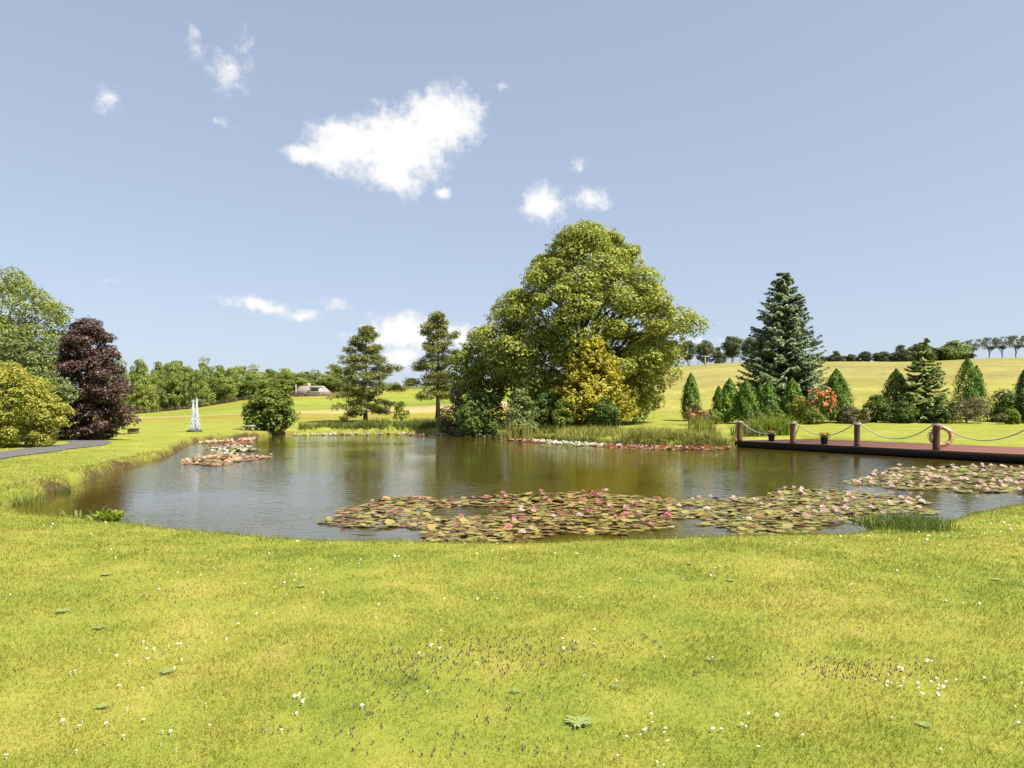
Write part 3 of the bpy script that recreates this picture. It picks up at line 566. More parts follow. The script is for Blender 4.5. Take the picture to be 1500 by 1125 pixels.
shrub('leafy_tree', 700, 487, 86, 66, G_LIME, 105, 'mid-green leafy tree between the tall pine and the huge broadleaf tree', 'tree', leaf=.26, ncl=85, nl=120, clr=.75, asym=.22, inner=.5, z0=.25)
shrub('dark_shrub', 705, 572, 92, 61, G_DARK, 106, 'broad dark green shrub overhanging the water near the pines', leaf=.22, ncl=80)
shrub('pale_shrub', 668, 570, 56, 64, G_BROWNISH, 107, 'pale yellowish rhododendron shrub behind the broad dark shrub', leaf=.22, ncl=46)
shrub('willow_shrub', 764, 570, 58, 54, G_PALE, 108, 'pale grey-green willow shrub at the water edge beside reeds', leaf=.2, ncl=55, prof=[(0, .5), (.3, 1), (.6, .85), (1, .2)])
shrub('young_tree', 588, 588, 24, 75, G_BRIGHT, 109, 'thin young bright green sapling in the reeds below the pines', 'tree', leaf=.2, ncl=18, nl=50, clr=.35, inner=.6, z0=.2)
shrub('round_tree', 395, 567, 82, 63, G_MID, 110, 'round mid-green bushy tree on the bank near the fountain', 'tree', leaf=.26, ncl=120, nl=110, clr=.62, prof=[(0, .7), (.2, .95), (.45, 1), (.7, .86), (.88, .6), (1, .2)], asym=.06, z0=.05)
def reed_clump(name, px, d, n, h, w, spread, mat, seed, label, cat='reeds', lean=.3, dz=0, loc=None):
    r = np.random.default_rng(seed); p = np.clip(r.normal(size=(n, 2)), -1.7, 1.7)*spread*.5; V, q, t, a = blades_geo(np.column_stack([p, np.full(n, -.03)]), h*(.55+.5*r.random(n)), w, r, lean, leandir=None)
    o = mesh_obj(name, V, [q, t], mat, attr={'rnd': a}); X, Y = loc or ((px-CX)/F*d, d); o.location = (X, Y, max(gh(X, Y), -.05)+dz); return tag(o, label, cat)
reed_clump('reed_clump', 757, 52.5, 260, 1.7, .035, 1.3, G_STRAW, 111, 'upright straw-tipped reed clump in front of the willow shrub')
reed_clump('reed_clump', 1028, 43.5, 160, 1.6, .05, .9, G_LIME, 112, 'tall pale green plant clump on the far bank left of the deck')
# pines
d = 85; o = pine_tree('pine_tree', span(536, 478, d), W(128, d), 131, .14, 54); put(o, 535, d, 'broad open pine with wide spreading grey-green boughs', 'pine', rz=.4)
d = 80; o = pine_tree('pine_tree', span(640, 457, d), W(92, d), 132, .22, 44); put(o, 641, d, 'tall narrow pine with bare lower trunk beside the leafy tree', 'pine', rz=1.2)
# the big fir and the garden conifers along the bed
d = 74; o = fir_tree('fir_tree', span(1147, 398, d), W(140, d), 141, 30, 24, 110, G_FIR, .40, z0=.05, droop=.10, power=.68, irregular=.16); put(o, 1147, d, 'large dark blue-green fir standing behind the small conifers', 'fir')
d = 62; o = fir_tree('spruce_tree', span(1352, 495, d), W(84, d), 142, 17, 17, 95, G_SPRUCE, .28, z0=.05, droop=.10, power=.75, irregular=.25); put(o, 1354, d, 'light green young spruce with open layered boughs in the shrub bed', 'spruce')
GC = 'columnar conifers in the shrub bed'
for k, (px, yt, wp, d, tips, lab) in enumerate([
    (1012, 547, 28, 66, ((0, 0, 1),), 'small columnar cypress standing alone behind the orange-flowered bush'),
    (1062, 555, 36, 61, ((.22, 0, 1), (-.3, 0, .82)), 'twin-tipped dark green columnar cypress beside the orange-flowered bush'),
    (1094, 556, 33, 60, ((0, 0, 1),), 'pointed dark green cypress below the left boughs of the large fir'),
    (1122, 558, 34, 61, ((.15, 0, 1), (-.25, .1, .93)), 'blunt twin-headed cypress right in front of the large fir trunk'),
    (1160, 553, 30, 63, ((0, 0, 1),), 'slim cypress in front of the fir beside the yellow-green shrub'),
    (1229, 541, 42, 61, ((-.1, 0, 1),), 'tall leaning cypress right beside the coral azalea'),
    (1313, 541, 44, 64, ((0, 0, 1),), 'very dark conical cypress at the left of the young spruce'),
    (1421, 524, 44, 66, ((-.1, 0, 1), (.25, 0, .86)), 'broad dark cypress above the brownish flowering shrub'),
    (1503, 538, 34, 63, ((0, 0, 1),), 'dark cypress at the end of the bed beyond the dark shrubs')]):
    o = column_conifer('cypress', span(px, yt, d), W(wp*.88, d), 150+k, G_DARK if k in (6, 8) else G_THUJA, 8000 if k in (5, 7) else 6000, tips); put(o, px, d, lab, 'conifer', GC)
def flowers_on(o, n, mat, seed, size, r0, h0, h1, name='flower_heads'):
    r = np.random.default_rng(seed); an = r.random(n)*6.283; t = r.random(n); rr = r0*np.sqrt(np.clip(1-((t-.4)/.75)**2, 0, 1)); P = np.stack([np.cos(an)*rr, np.sin(an)*rr, h0+(h1-h0)*t], 1)
    P = P[r.random(n) < .5+.9*vnoise(an*2, t*5, .8, seed)+.2]; n = len(P); V, q, a = leaf_geo(np.repeat(P, 7, 0)+r.normal(size=(n*7, 3))*size*.45, np.repeat(P-np.array([0, 0, h0]), 7, 0)+r.normal(size=(n*7, 3))*.5, size*(.7+.6*r.random(n*7)), r, aspect=.8)
    mesh_obj(name, V, [q], mat, o, attr={'rnd': a})['kind'] = 'stuff'
o = shrub('azalea', 1203, 562, 42, 60, G_MID, 161, 'azalea covered in coral orange blossom between cypresses', leaf=.14, ncl=40, nl=70); flowers_on(o, 100, M_ORANGE, 1, .15, 1.05, 1.1, 3.0)
o = shrub('flowering_bush', 1020, 590, 38, 59, G_BROWNISH, 162, 'low bush with orange flowers below the solitary cypress', leaf=.13, ncl=34, nl=80); flowers_on(o, 34, M_ORANGE, 2, .13, .95, .5, 1.3)
for k, (px, yt, wp, d, mt, lab, lf) in enumerate([
    (1043, 598, 30, 59.5, G_MID, 'low green shrub between the orange-flowered bush and the twin cypress', .13),
    (1172, 578, 34, 61, G_YELLOW, 'yellow-green shrub left of the coral azalea', .14),
    (1108, 602, 34, 59, G_BROWNISH, 'low reddish-brown shrub at the feet of the cypresses', .12),
    (1138, 598, 30, 59.4, G_MID, 'small leafy shrub between the fir and the bright sword-leaved plant', .12),
    (1190, 596, 34, 59, G_MID, 'low green shrub at the foot of the coral azalea', .13),
    (1250, 592, 46, 59.5, G_BROWNISH, 'low brown-tinged shrub right of the leaning cypress', .14),
    (1284, 577, 52, 61, G_DARK, 'dark rhododendron shrub left of the dark conical cypress', .17),
    (1322, 586, 50, 60.5, G_DARK, 'dense dark shrub below the dark conical cypress', .16),
    (1416, 578, 86, 60, G_BROWNISH, 'wide pale brownish flowering shrub below the broad cypress', .14),
    (1374, 592, 34, 59.6, G_DARK, 'dark leafy shrub at the right foot of the young spruce', .15),
    (1470, 568, 52, 62, G_DARK, 'tall dark shrub beyond the brownish flowering shrub', .17),
    (1482, 597, 26, 58.8, G_BRIGHT, 'small bright green round bush before the dark shrubs', .12),
    (1505, 572, 44, 60.5, G_DARK, 'dark green shrub closing the end of the bed', .16)]):
    shrub('garden_shrub', px, yt, wp, d, mt, 170+k, lab, leaf=lf, ncl=48, nl=95, group='shrubs of the long bed', asym=.16)
reed_clump('sword_leaved_plant', 1131, 46.0, 620, 1.45, .075, 1.25, G_BRIGHT, 191, 'bright green sword-leaved plant clump behind the deck posts', 'plant', .5)
reed_clump('sword_leaved_plant', 1096, 44.5, 240, 1.2, .05, 1.1, G_REED, 192, 'darker green grassy plant clump at the deck corner post', 'plant', .5)
# trees at the left, beyond the drive
d = 46; o = broad_tree('birch_tree', span(30, 393, d), W(165, d), G_LIME, 201, 125, 300, .145, .70, [(0, .5), (.3, .95), (.55, 1), (.75, .8), (.9, .5), (1, .15)], z0=.22, trunk_r=.2, inner=.45, asym=.26, limbs=40, flat=1.0); put(o, 12, d, 'tall airy light green tree rising behind the copper beech', 'tree')
d = 37; o = broad_tree('weeping_shrub', span(30, 478, d), W(150, d), G_PALE, 202, 120, 130, .16, .5, DOME, z0=.05, trunk_r=.14, inner=.3, asym=.14, limbs=20); put(o, 22, d, 'pale green feathery tree behind the yellow-orange shrub', 'tree')
d = 40.5; o = broad_tree('copper_beech', span(125, 458, d), W(118, d), G_COPPER, 203, 200, 260, .13, .52, [(0, .68), (.12, .9), (.3, 1), (.5, .92), (.7, .8), (.86, .62), (1, .2)], z0=.03, trunk_r=.2, inner=.3, asym=.19, limbs=40, flat=.6, up=.7); put(o, 129, d, 'dark purple copper beech with foliage down to the grass', 'tree')
d = 31.5; o = broad_tree('yellow_shrub', span(30, 530, d), W(165, d), G_YELLOW, 204, 180, 230, .105, .40, [(0, .8), (.2, 1), (.5, .98), (.75, .8), (.92, .5), (1, .2)], z0=.02, trunk_r=.12, inner=.3, asym=.10, limbs=20); put(o, 8, d, 'large yellow-green shrub with orange tips beside the drive', 'shrub')
shrub('low_shrub', 142, 634, 44, 42, G_MID, 205, 'low green shrub at the foot of the copper beech', leaf=.12, ncl=30, nl=80)
shrub('low_shrub', 178, 636, 30, 50, G_LIME, 206, 'small light green shrub right of the copper beech', leaf=.12, ncl=22, nl=70)
# woodland at the field edge (a few forms, copied) and the trees on the hill
def far_form(name, seed, mat, prof, z0, inner=.3, asym=.14, ncl=60, nl=170, leaf=.52, clr=1.6): return broad_tree(name, 14, 12, mat, seed, ncl, nl, leaf, clr, prof, z0=z0, trunk_r=.32, inner=inner, asym=asym, limbs=14)
forms = [far_form('woodland_tree', 301+k, G_WOOD, p, .06) for k, p in enumerate([DOME, [(0, .7), (.3, 1), (.7, .85), (1, .25)], [(0, .5), (.4, .9), (.7, 1), (.9, .65), (1, .3)], [(0, .8), (.2, 1), (.5, .8), (.8, .5), (1, .12)]])]
used = set(); r_ = random.Random(77)
def far_tree(k, px, yt, wpx, d, lab, group, cat='tree', fm=None):
    fm = fm or forms; src = fm[k % len(fm)]; X = (px-CX)/F*d; h = span(px, yt, d); w = W(wpx, d); sc = (w/12, w/12, h/14)
    if src.name not in used: used.add(src.name); o = src
    else: o = copy_tree(src)
    put(o, px, d, lab, cat, group, r_.random()*6.28, sc, -.3)
wood_l = ['domed woodland tree', 'broad-shouldered woodland tree', 'top-heavy woodland tree', 'tapering woodland tree']
def where(px): return ' near the copper beech' if px < 200 else ' short of the fountain' if px < 265 else ' behind the fountain' if px < 315 else ' between fountain and round tree' if px < 360 else ' behind the round bushy tree' if px < 428 else ' around the bungalow'
wood = []
for i, px in enumerate(range(150, 500, 13)):
    wood.append((px+r_.uniform(-5, 5), np.interp(px, [150, 200, 260, 300, 345, 400, 500], [545, 548, 540, 545, 549, 548, 552])+r_.uniform(-8, 10), r_.uniform(26, 42), np.interp(px, [150, 300, 430, 500], [208, 212, 226, 245])+r_.uniform(-3, 8)))
tops = [(178, 525), (205, 522), (232, 530), (258, 523), (299, 521), (275, 531), (322, 534), (350, 532), (372, 534), (395, 536), (418, 537), (440, 538), (462, 539), (484, 541), (160, 528), (506, 541), (140, 524)]
wood += [(px, yt+r_.uniform(-2, 2), r_.uniform(34, 48), 246+r_.uniform(0, 16)) for px, yt in tops]
for i, (px, yt, wp, d) in enumerate(wood): far_tree(i, px, yt, wp, d, wood_l[i % 4]+where(px)+(' in the taller back row' if d > 244.9 else ''), 'woodland beyond the field fence')
for i, (px, yt, wp, d) in enumerate([(600, 563, 30, 300), (628, 560, 34, 305), (655, 562, 36, 300), (690, 556, 32, 310), (725, 553, 40, 300), (750, 552, 40, 300)]): far_tree(i, px, yt, wp, d, 'distant hedgerow tree on the skyline between the pines and the great tree', 'hedgerow trees behind the pines')
cforms = [far_form('hilltop_tree', 324, G_CREST, [(0, .7), (.25, 1), (.6, .8), (1, .2)], .1, asym=.24), far_form('hilltop_tree', 325, G_CREST, [(0, .4), (.5, 1), (.8, .8), (1, .3)], .3, asym=.26, inner=.5), far_form('hilltop_tree', 321, G_CREST, [(0, .5), (.3, .9), (.6, 1), (.85, .7), (1, .25)], .28), far_form('hilltop_tree', 322, G_CREST, [(0, .6), (.4, 1), (.75, .9), (1, .3)], .22, asym=.2)]
flat_form = far_form('windswept_tree', 323, G_CREST, [(0, .35), (.4, .8), (.75, 1), (1, .6)], .45, inner=.5, asym=.2, ncl=34, nl=70, clr=1.3)
for i, (px, yt, wp) in enumerate([(968, 505, 34), (985, 497, 30), (1008, 497, 26), (1032, 496, 30), (1052, 506, 24), (1073, 490, 36), (1100, 492, 34), (1118, 500, 26), (1224, 512, 26), (1247, 517, 16), (1267, 513, 20), (1292, 513, 28), (1320, 503, 34), (1345, 502, 36), (1372, 508, 26)]):
    far_tree(i, px, yt, wp, 272, 'grey-green rounded tree on the hill crest '+('between the great tree and the fir' if px < 1085 else 'right behind the fir' if px < 1130 else 'between the fir and the young spruce' if px < 1300 else 'above the young spruce'), 'trees along the hill crest', fm=cforms)
shrub('crest_tree', 1398, 499, 46, 270, G_WOOD, 331, 'bright green broad tree on the crest above the broad cypress', 'tree', leaf=.7, ncl=50, nl=90, clr=1.7)
for i, (px, yt) in enumerate([(1425, 496), (1449, 493), (1468, 492), (1488, 490), (1508, 490)]): far_tree(0, px, yt, 30, 276, 'thin-trunked flat-topped tree in the windswept group on the crest', 'windswept crest trees', fm=[flat_form])
for i, px in enumerate(range(1190, 1420, 16)): far_tree(i, px, np.interp(px, [1190, 1420], [521, 516])+r_.uniform(-2, 2), r_.uniform(16, 26), 274, 'low bush in the hedge line along the hill crest', 'hedge bushes on the crest', 'bush', fm=cforms)
for i, (px, yt, wp, d) in enumerate([(983, 542, 9, 232), (1012, 540, 8, 236), (1030, 539, 7, 238), (1068, 537, 9, 240), (1443, 524, 10, 262), (1420, 516, 22, 268), (1360, 516, 30, 270)]): far_tree(i, px, yt, wp, d, 'small scrub bush growing on the upper hill field', 'scrub bushes on the hill', 'bush', fm=cforms)

# ------------------------------------------------------------------ deck, posts, ropes, buoy, pots
A = np.array([12.8, 40.7]); B = np.array([19.3, 27.0]); DV = B-A; DL = np.linalg.norm(DV); u = DV/DL; nv = np.array([-u[1], u[0]]); nv = nv if nv[0] > 0 else -nv
M_PLANK = solid_mat('red_brown_stained_plank', (.16, .066, .045), (.255, .115, .082), 5, .75, .25, .3, (1, 1, 1)); M_FASCIA = solid_mat('dark_timber_with_shade', (.012, .009, .008), (.035, .026, .02), 7, .8, .2, .3)  # near-black holds the shade on the deck's pond side; box lid is plain dark
M_POST = solid_mat('red_brown_weathered_log', (.06, .032, .023), (.20, .10, .07), 8, .75, .2, .6, (1, 1, .25)); M_ROPE = solid_mat('pale_grey_rope', (.34, .31, .27), (.5, .46, .4), 60, .9, .1, .5)
DZ, LEN, WID = .37, DL*1.75, 6.0; ang = math.atan2(u[1], u[0])
deck = empty('deck', (A[0], A[1], 0), 'red-brown timber deck edging the right side of the pond', 'deck'); deck.rotation_euler = (0, 0, ang); sgn = 1 if (np.array([-u[1], u[0]])@nv) > 0 else -1
npl = 40; pw = WID/npl; pm = Geo().box((0, 0, 0), (LEN, pw-.008, .035)); p0 = pm.obj('plank', M_PLANK, deck)
for i in range(npl):
    o = p0 if i == 0 else p0.copy()
    if i: col.objects.link(o)
    o.location = (LEN/2-.25, sgn*(pw*(i+.5)), DZ-.0175+rnd.uniform(-.002, .002))
Geo().box((LEN/2-.25, sgn*-.025, DZ-.17), (LEN+.02, .045, .32)).obj('fascia_board', M_FASCIA, deck); Geo().box((-.275, sgn*WID/2, DZ-.17), (.045, WID, .32)).obj('end_board', M_FASCIA, deck)
b = Geo().box((0, 0, 0), (.14, WID-.2, .2)).obj('joist', M_FASCIA, deck)
for i in range(9):
    o = b if i == 0 else b.copy()
    if i: col.objects.link(o)
    o.location = (.2+i*(LEN-1)/8, sgn*WID/2, DZ-.14)
b = Geo().box((0, 0, -.35), (.18, .18, 1.1)).obj('pile', M_FASCIA, deck)
for i in range(14):
    o = b if i == 0 else b.copy()
    if i: col.objects.link(o)
    o.location = (.0+(i % 7)*(LEN-.6)/6, sgn*(.22 if i < 7 else WID-.3), .02)
posts = []
labs = ['reddish log post at the deck corner beside the green plant clump', 'reddish log post between the two flower pots', 'reddish log post between the second flower pot and the lifebuoy post', 'dark weathered log post that carries the lifebuoy', 'reddish log post next along after the lifebuoy post']
def post(i, t):
    p = A+DV*t+nv*.16; r = np.random.default_rng(400+i); root = empty('log_post', (p[0], p[1], DZ), labs[i], 'post', 'log posts along the deck edge')
    z = np.array([-.03, .1, .35, .6, .85, 1.04, 1.12, 1.14]); rad = np.array([.145, .142, .14, .137, .139, .136, .125, .09])*(1+.03*r.normal(size=8)); ln = r.normal(size=2)*.012
    Geo().tube(np.stack([ln[0]*z, ln[1]*z, z], 1), rad, 14).obj('log', M_POST, root, True); g = Geo()
    for k in range(2): a = np.linspace(0, 2*math.pi, 17); g.tube(np.stack([.155*np.cos(a), .155*np.sin(a), 1.035+.045*k+.012*np.sin(a+k)], 1), .024, 6, False)
    g.obj('rope_binding', M_ROPE, root, True); posts.append(np.array([p[0], p[1], DZ+1.06])); return root
for i in range(5): post(i, .0+.2553*i)
rl = ['pale rope sagging from the deck corner post', 'pale rope sagging over the second flower pot', 'pale rope sagging between the middle post and the lifebuoy post', 'pale rope sagging onward past the lifebuoy']
for i in range(4):
    t = np.linspace(0, 1, 22)[:, None]; a, b = posts[i], posts[i+1]; dd = unit((b-a)[None])[0]; a = a+dd*.16; b = b-dd*.16; P = a+(b-a)*t; P[:, 2] -= .62*(1-(2*t[:, 0]-1)**2)*(1, .96, 1.04, .95)[i]
    tag(Geo().tube(P, .025, 6).obj('rope', M_ROPE, None, True), rl[i], 'rope', 'ropes between the deck posts')
M_BUOY = solid_mat('faded_orange_buoy', (.52, .26, .12), (.66, .40, .22), 6, .6, .3, .2); M_BAND = solid_mat('off_white_band', (.62, .52, .42), (.75, .66, .56), 9, .7, .2, .2)
pp = posts[3]; buoy = empty('lifebuoy', (pp[0]+.30, pp[1]+.17, DZ+.57), 'faded orange ring lifebuoy hung on the dark weathered post', 'lifebuoy')
def ring(a0, a1, R0, r0, n=40):
    a = np.linspace(a0, a1, n); return np.stack([R0*np.cos(a), 0*a, R0*np.sin(a)], 1), r0
g = Geo(); g.tube(*ring(0, 2*math.pi, .37, .088), k=12, cap=False); g.obj('ring', M_BUOY, buoy, True)
for k in range(4):
    a = math.pi/4+k*math.pi/2; Geo().tube(*ring(a-.11, a+.11, .37, .093, 6), k=12).obj('band', M_BAND, buoy, True)
a = np.linspace(0, 2*math.pi, 50); Geo().tube(np.stack([(.475+.02*np.cos(4*a))*np.cos(a), 0*a, (.475+.02*np.cos(4*a))*np.sin(a)], 1), .011, 5, False).obj('grab_line', M_ROPE, buoy, True)
Geo().tube([(-.2, -.05, .50), (-.12, -.02, .47), (-.05, 0, .40)], .014, 5).obj('hanging_loop', M_ROPE, buoy)
buoy.rotation_euler = (0, 0, -.35)
M_POT = solid_mat('dark_plastic_pot', (.02, .024, .03), (.045, .05, .06), 8, .5, .4, .1); M_SOIL = solid_mat('potting_soil', (.03, .02, .012), (.06, .04, .025), 20, .95, .05, .5)
for i, (t, off, lab) in enumerate([(.11, .9, 'dark pot of orange and yellow flowers behind the corner rope'), (.375, .35, 'dark pot of yellow flowers standing on the deck edge between posts')]):
    p = A+DV*t+nv*off; root = empty('flower_pot', (p[0], p[1], DZ), lab, 'flower pot', 'flower pots on the deck'); r = np.random.default_rng(500+i)
    Geo().lathe([(0, .004), (.14, .004), (.185, .33), (.20, .33), (.20, .37), (.18, .37), (.17, .32), (0, .32)], 18).obj('pot', M_POT, root, True)
    C = np.stack([r.normal(size=16)*.10, r.normal(size=16)*.10, .42+.10*r.random(16)], 1); V, q, a = clump_leaves(C, np.full(16, .09), 26, .085, r); mesh_obj('foliage', V, [q], G_MID, root, attr={'rnd': a})
    V, q, a = leaf_geo(r.normal(size=(7, 3))*np.array([.02, .02, .008]), r.normal(size=(7, 3))*.5+np.array([0, -.3, 1]), .07, r, aspect=.9); f0 = mesh_obj('flower_head', V, [q], M_YFLOWER if i else M_ORANGE, root, attr={'rnd': a})
    for k in range(16):
        o = f0 if k == 0 else f0.copy()
        if k: col.objects.link(o)
        an = k*2.4; rr = .2*math.sqrt((k+.5)/16); o.location = (math.cos(an)*rr, math.sin(an)*rr, .585-rr*.35+.02*r.normal()); o.rotation_euler = (r.normal()*.3, r.normal()*.3, an)

# ------------------------------------------------------------------ water lilies
def pad_geo(r, R0=1.0):
    n = 15; a0 = .16; an = np.linspace(a0, 2*math.pi-a0, n); rad = R0*(1+.05*r.normal(size=n)); rim = .06*R0*(r.random(n)-.2)
    inner = np.stack([.55*rad*np.cos(an), .55*rad*np.sin(an), .015*R0*r.normal(size=n)], 1); outer = np.stack([rad*np.cos(an), rad*np.sin(an), rim], 1)
    V = np.vstack([[(0.04*R0, 0, 0)], inner, outer]); t = [(0, 1+i, 2+i) for i in range(n-1)]; q = [(1+i, 1+n+i, 2+n+i, 2+i) for i in range(n-1)]; return V, q, t
def flower_geo(r, n1=8, n2=6):
    G = Geo()
    for ring_, (n, el, ln, w) in enumerate([(n1, .28, 1.0, .42), (n1-1, .75, .92, .38), (n2, 1.15, .75, .3)]):
        for i in range(n):
            a = 2*math.pi*(i+.5*ring_)/n+r.normal()*.1; e = el+r.normal()*.1; d = np.array([math.cos(a), math.sin(a), 0]); s = np.array([-d[1], d[0], 0])*w*.5; up = np.array([0, 0, 1.])
            p = [np.zeros(3), d*math.cos(e)*ln*.55+up*(math.sin(e)*ln*.5), d*math.cos(e)*ln+up*(math.sin(e)*ln+.08)]
            G.add([p[0]+d*.05, p[1]-s, p[2], p[1]+s], [(0, 3, 2, 1)], a=np.full(4, r.random()))
    return G
def petal_mat(name, c): return leaf_mat(name, c, .35, .45, .3, .3)
P_PINK = petal_mat('deep_pink_petals', [(.52, .10, .16), (.66, .20, .27), (.76, .38, .42)]); P_PALE = petal_mat('pale_pink_petals', [(.70, .44, .40), (.78, .58, .53), (.82, .72, .66)])
P_WHITE = petal_mat('white_petals', [(.68, .68, .58), (.78, .78, .68), (.82, .82, .76)]); P_RED = petal_mat('crimson_petals', [(0.324, 0.024, 0.045), (0.468, 0.060, 0.081), (0.594, 0.240, 0.198)]); P_CREAM = petal_mat('cream_apricot_petals', [(.70, .45, .28), (.78, .60, .42), (.82, .74, .6)])
M_STAMEN = solid_mat('yellow_stamens', (.65, .38, .03), (.75, .5, .06), 30, .7, .1, 0)
def pad_mat(name, cols):
    m, nt, out = newmat(name); L = nt.links.new; at = _n(nt, 'ShaderNodeAttribute', attribute_name='rnd'); oi = _n(nt, 'ShaderNodeObjectInfo'); ge = _n(nt, 'ShaderNodeNewGeometry')
    nz = _n(nt, 'ShaderNodeTexNoise'); nz.inputs['Scale'].default_value = 7; nz.inputs['Detail'].default_value = 3; L(ge.outputs['Position'], nz.inputs['Vector'])
    s = _n(nt, 'ShaderNodeMath', operation='ADD'); L(at.outputs['Fac'], s.inputs[0]); L(oi.outputs['Random'], s.inputs[1]); f = _n(nt, 'ShaderNodeMath', operation='FRACT'); L(s.outputs[0], f.inputs[0])
    a = _n(nt, 'ShaderNodeMath', operation='MULTIPLY_ADD'); L(nz.outputs['Fac'], a.inputs[0]); a.inputs[1].default_value = .35; L(f.outputs[0], a.inputs[2]); b = _n(nt, 'ShaderNodeMath', operation='SUBTRACT'); L(a.outputs[0], b.inputs[0]); b.inputs[1].default_value = .17
    cr = ramp(nt, cols, b.outputs[0]); bf = _n(nt, 'ShaderNodeMix', data_type='RGBA'); L(ge.outputs['Backfacing'], bf.inputs['Factor']); L(cr.outputs[0], bf.inputs['A']); bf.inputs['B'].default_value = (.10, .035, .03, 1)
    p = _n(nt, 'ShaderNodeBsdfPrincipled'); L(bf.outputs['Result'], p.inputs['Base Color']); p.inputs['Roughness'].default_value = .45; p.inputs['Specular IOR Level'].default_value = .25; L(p.outputs[0], out.inputs[0]); return m
PAD_A = pad_mat('olive_and_bronze_pads', [(.07, .03, .018), (.14, .07, .026), (.18, .145, .03), (.22, .195, .045), (.25, .215, .065), (.33, .20, .06)])
PAD_B = pad_mat('green_and_bronze_pads', [(.11, .05, .022), (.17, .11, .026), (.18, .17, .03), (.22, .215, .045), (.25, .23, .065)])
PAD_C = pad_mat('bronze_orange_pads', [(.12, .055, .025), (.22, .11, .04), (.30, .17, .07), (.24, .2, .07)])
pr_ = np.random.default_rng(600); pad_var = {}
def px_poly(p): return np.array([at_px(x, y, 0.01) for x, y in p])
def lily_bed(label, poly, padR, step, pmat, fmat, nfl, fR, seed, holes=(), parts=True, cap=300, cover=.8, fparts=True):
    r = np.random.default_rng(seed); P = px_poly(poly); H = [px_poly(h) for h in holes]; lo, hi = P.min(0), P.max(0)
    nxg, nyg = int((hi[0]-lo[0])/step)+2, int((hi[1]-lo[1])/step)+2; g = np.stack(np.meshgrid(np.arange(nxg), np.arange(nyg)), -1).reshape(-1, 2)*step+lo+r.normal(size=(nxg*nyg, 2))*step*.33
    jit = np.stack([vnoise(g[:, 0], g[:, 1], .9, seed), vnoise(g[:, 0], g[:, 1], .9, seed+5)], 1)*np.minimum(1.0, (hi-lo)*.12); k = inside(g+jit, P) & (r.random(len(g)) < cover+.5*vnoise(g[:, 0], g[:, 1], .7, seed+2))
    for h in H: k &= ~inside(g+jit, h)
    g = g[k]; g = g[sdf(g) < -.12]; g = g[np.argsort(g[:, 1])]; c = g.mean(0); root = empty('water_lily_bed', (c[0], c[1], 0), label, 'water lilies', 'water lily beds on the pond'); n = len(g); npart = min(cap, n) if parts else 0
    key = pmat.name
    if key not in pad_var:
        pad_var[key] = []
        for v in range(5): V, q, t = pad_geo(pr_); o = mesh_obj('lily_pad', V, [np.array(q), np.array(t)], pmat); pad_var[key].append(o.data); bpy.data.objects.remove(o)
    zz = .008+.02*r.random(n); tl = r.normal(size=(n, 2))*.05; up = r.random(n) < .12; tl[up] += r.normal(size=(up.sum(), 2))*.16; zz[up] += .02; rz = r.random(n)*6.28; sc = padR*(.65+.6*r.random(n))
    for i in range(npart):
        o = bpy.data.objects.new('lily_pad', pad_var[key][i % 5]); col.objects.link(o); o.parent = root; o.location = (g[i, 0]-c[0], g[i, 1]-c[1], zz[i]); o.rotation_euler = (tl[i, 0], tl[i, 1], rz[i]); o.scale = (sc[i],)*3
    if n > npart:
        G = Geo()
        for i in range(npart, n):
            V, q, t = pad_geo(r); V = V*sc[i]; V[:, 2] += V[:, 0]*tl[i, 0]+V[:, 1]*tl[i, 1]; ca, sa = math.cos(rz[i]), math.sin(rz[i]); V = np.stack([V[:, 0]*ca-V[:, 1]*sa+g[i, 0]-c[0], V[:, 0]*sa+V[:, 1]*ca+g[i, 1]-c[1], V[:, 2]+zz[i]], 1); G.add(V, q, t, np.full(len(V), r.random()))
        G.obj('lily_pads', pmat, root)['kind'] = 'stuff'
    fms = fmat if isinstance(fmat, tuple) else (fmat,)
    for fm in fms:
      fk = 'F'+fm.name
      if fk not in pad_var:
        pad_var[fk] = []
        for v in range(3): o = flower_geo(pr_).obj('lily_flower', fm); pad_var[fk].append(o.data); bpy.data.objects.remove(o)
    if 'S' not in pad_var:
        g2 = Geo()
        for i in range(14): a = i*2.4; g2.add([(.16*math.cos(a)-.03, .16*math.sin(a), .12), (.16*math.cos(a)+.03, .16*math.sin(a), .12), (.2*math.cos(a), .2*math.sin(a), .42)], t=[(0, 1, 2)])
        o = g2.obj('stamens', M_STAMEN); pad_var['S'] = o.data; bpy.data.objects.remove(o)
    idx = r.choice(n, min(nfl, n), replace=False)
    for j, i in enumerate(idx):
        o = bpy.data.objects.new('lily_flower', pad_var['F'+fms[int(r.random()**1.6*len(fms))].name][j % 3]); col.objects.link(o); o.parent = root; o.location = (g[i, 0]-c[0]+.05, g[i, 1]-c[1], .045+.035*r.random()); o.rotation_euler = (r.normal()*.22, r.normal()*.22, r.random()*6.28); o.scale = (fR*(.75+.5*r.random()),)*3
        if parts: s = bpy.data.objects.new('stamens', pad_var['S']); col.objects.link(s); s.parent = o
lily_bed('near bed of olive and bronze pads with deep pink flowers', [(478, 764), (500, 748), (545, 738), (610, 727), (660, 731), (740, 726), (850, 722), (960, 729), (1010, 735), (1005, 768), (965, 782), (900, 788), (830, 784), (760, 789), (690, 792), (640, 787), (585, 777), (520, 775)], 0.078, .108, PAD_A, (P_PINK, P_PALE), 75, .07, 611, holes=[[(632, 752), (650, 742), (715, 739), (735, 748), (720, 757), (660, 758)], [(560, 777), (600, 781), (640, 786), (600, 800), (540, 790)]])
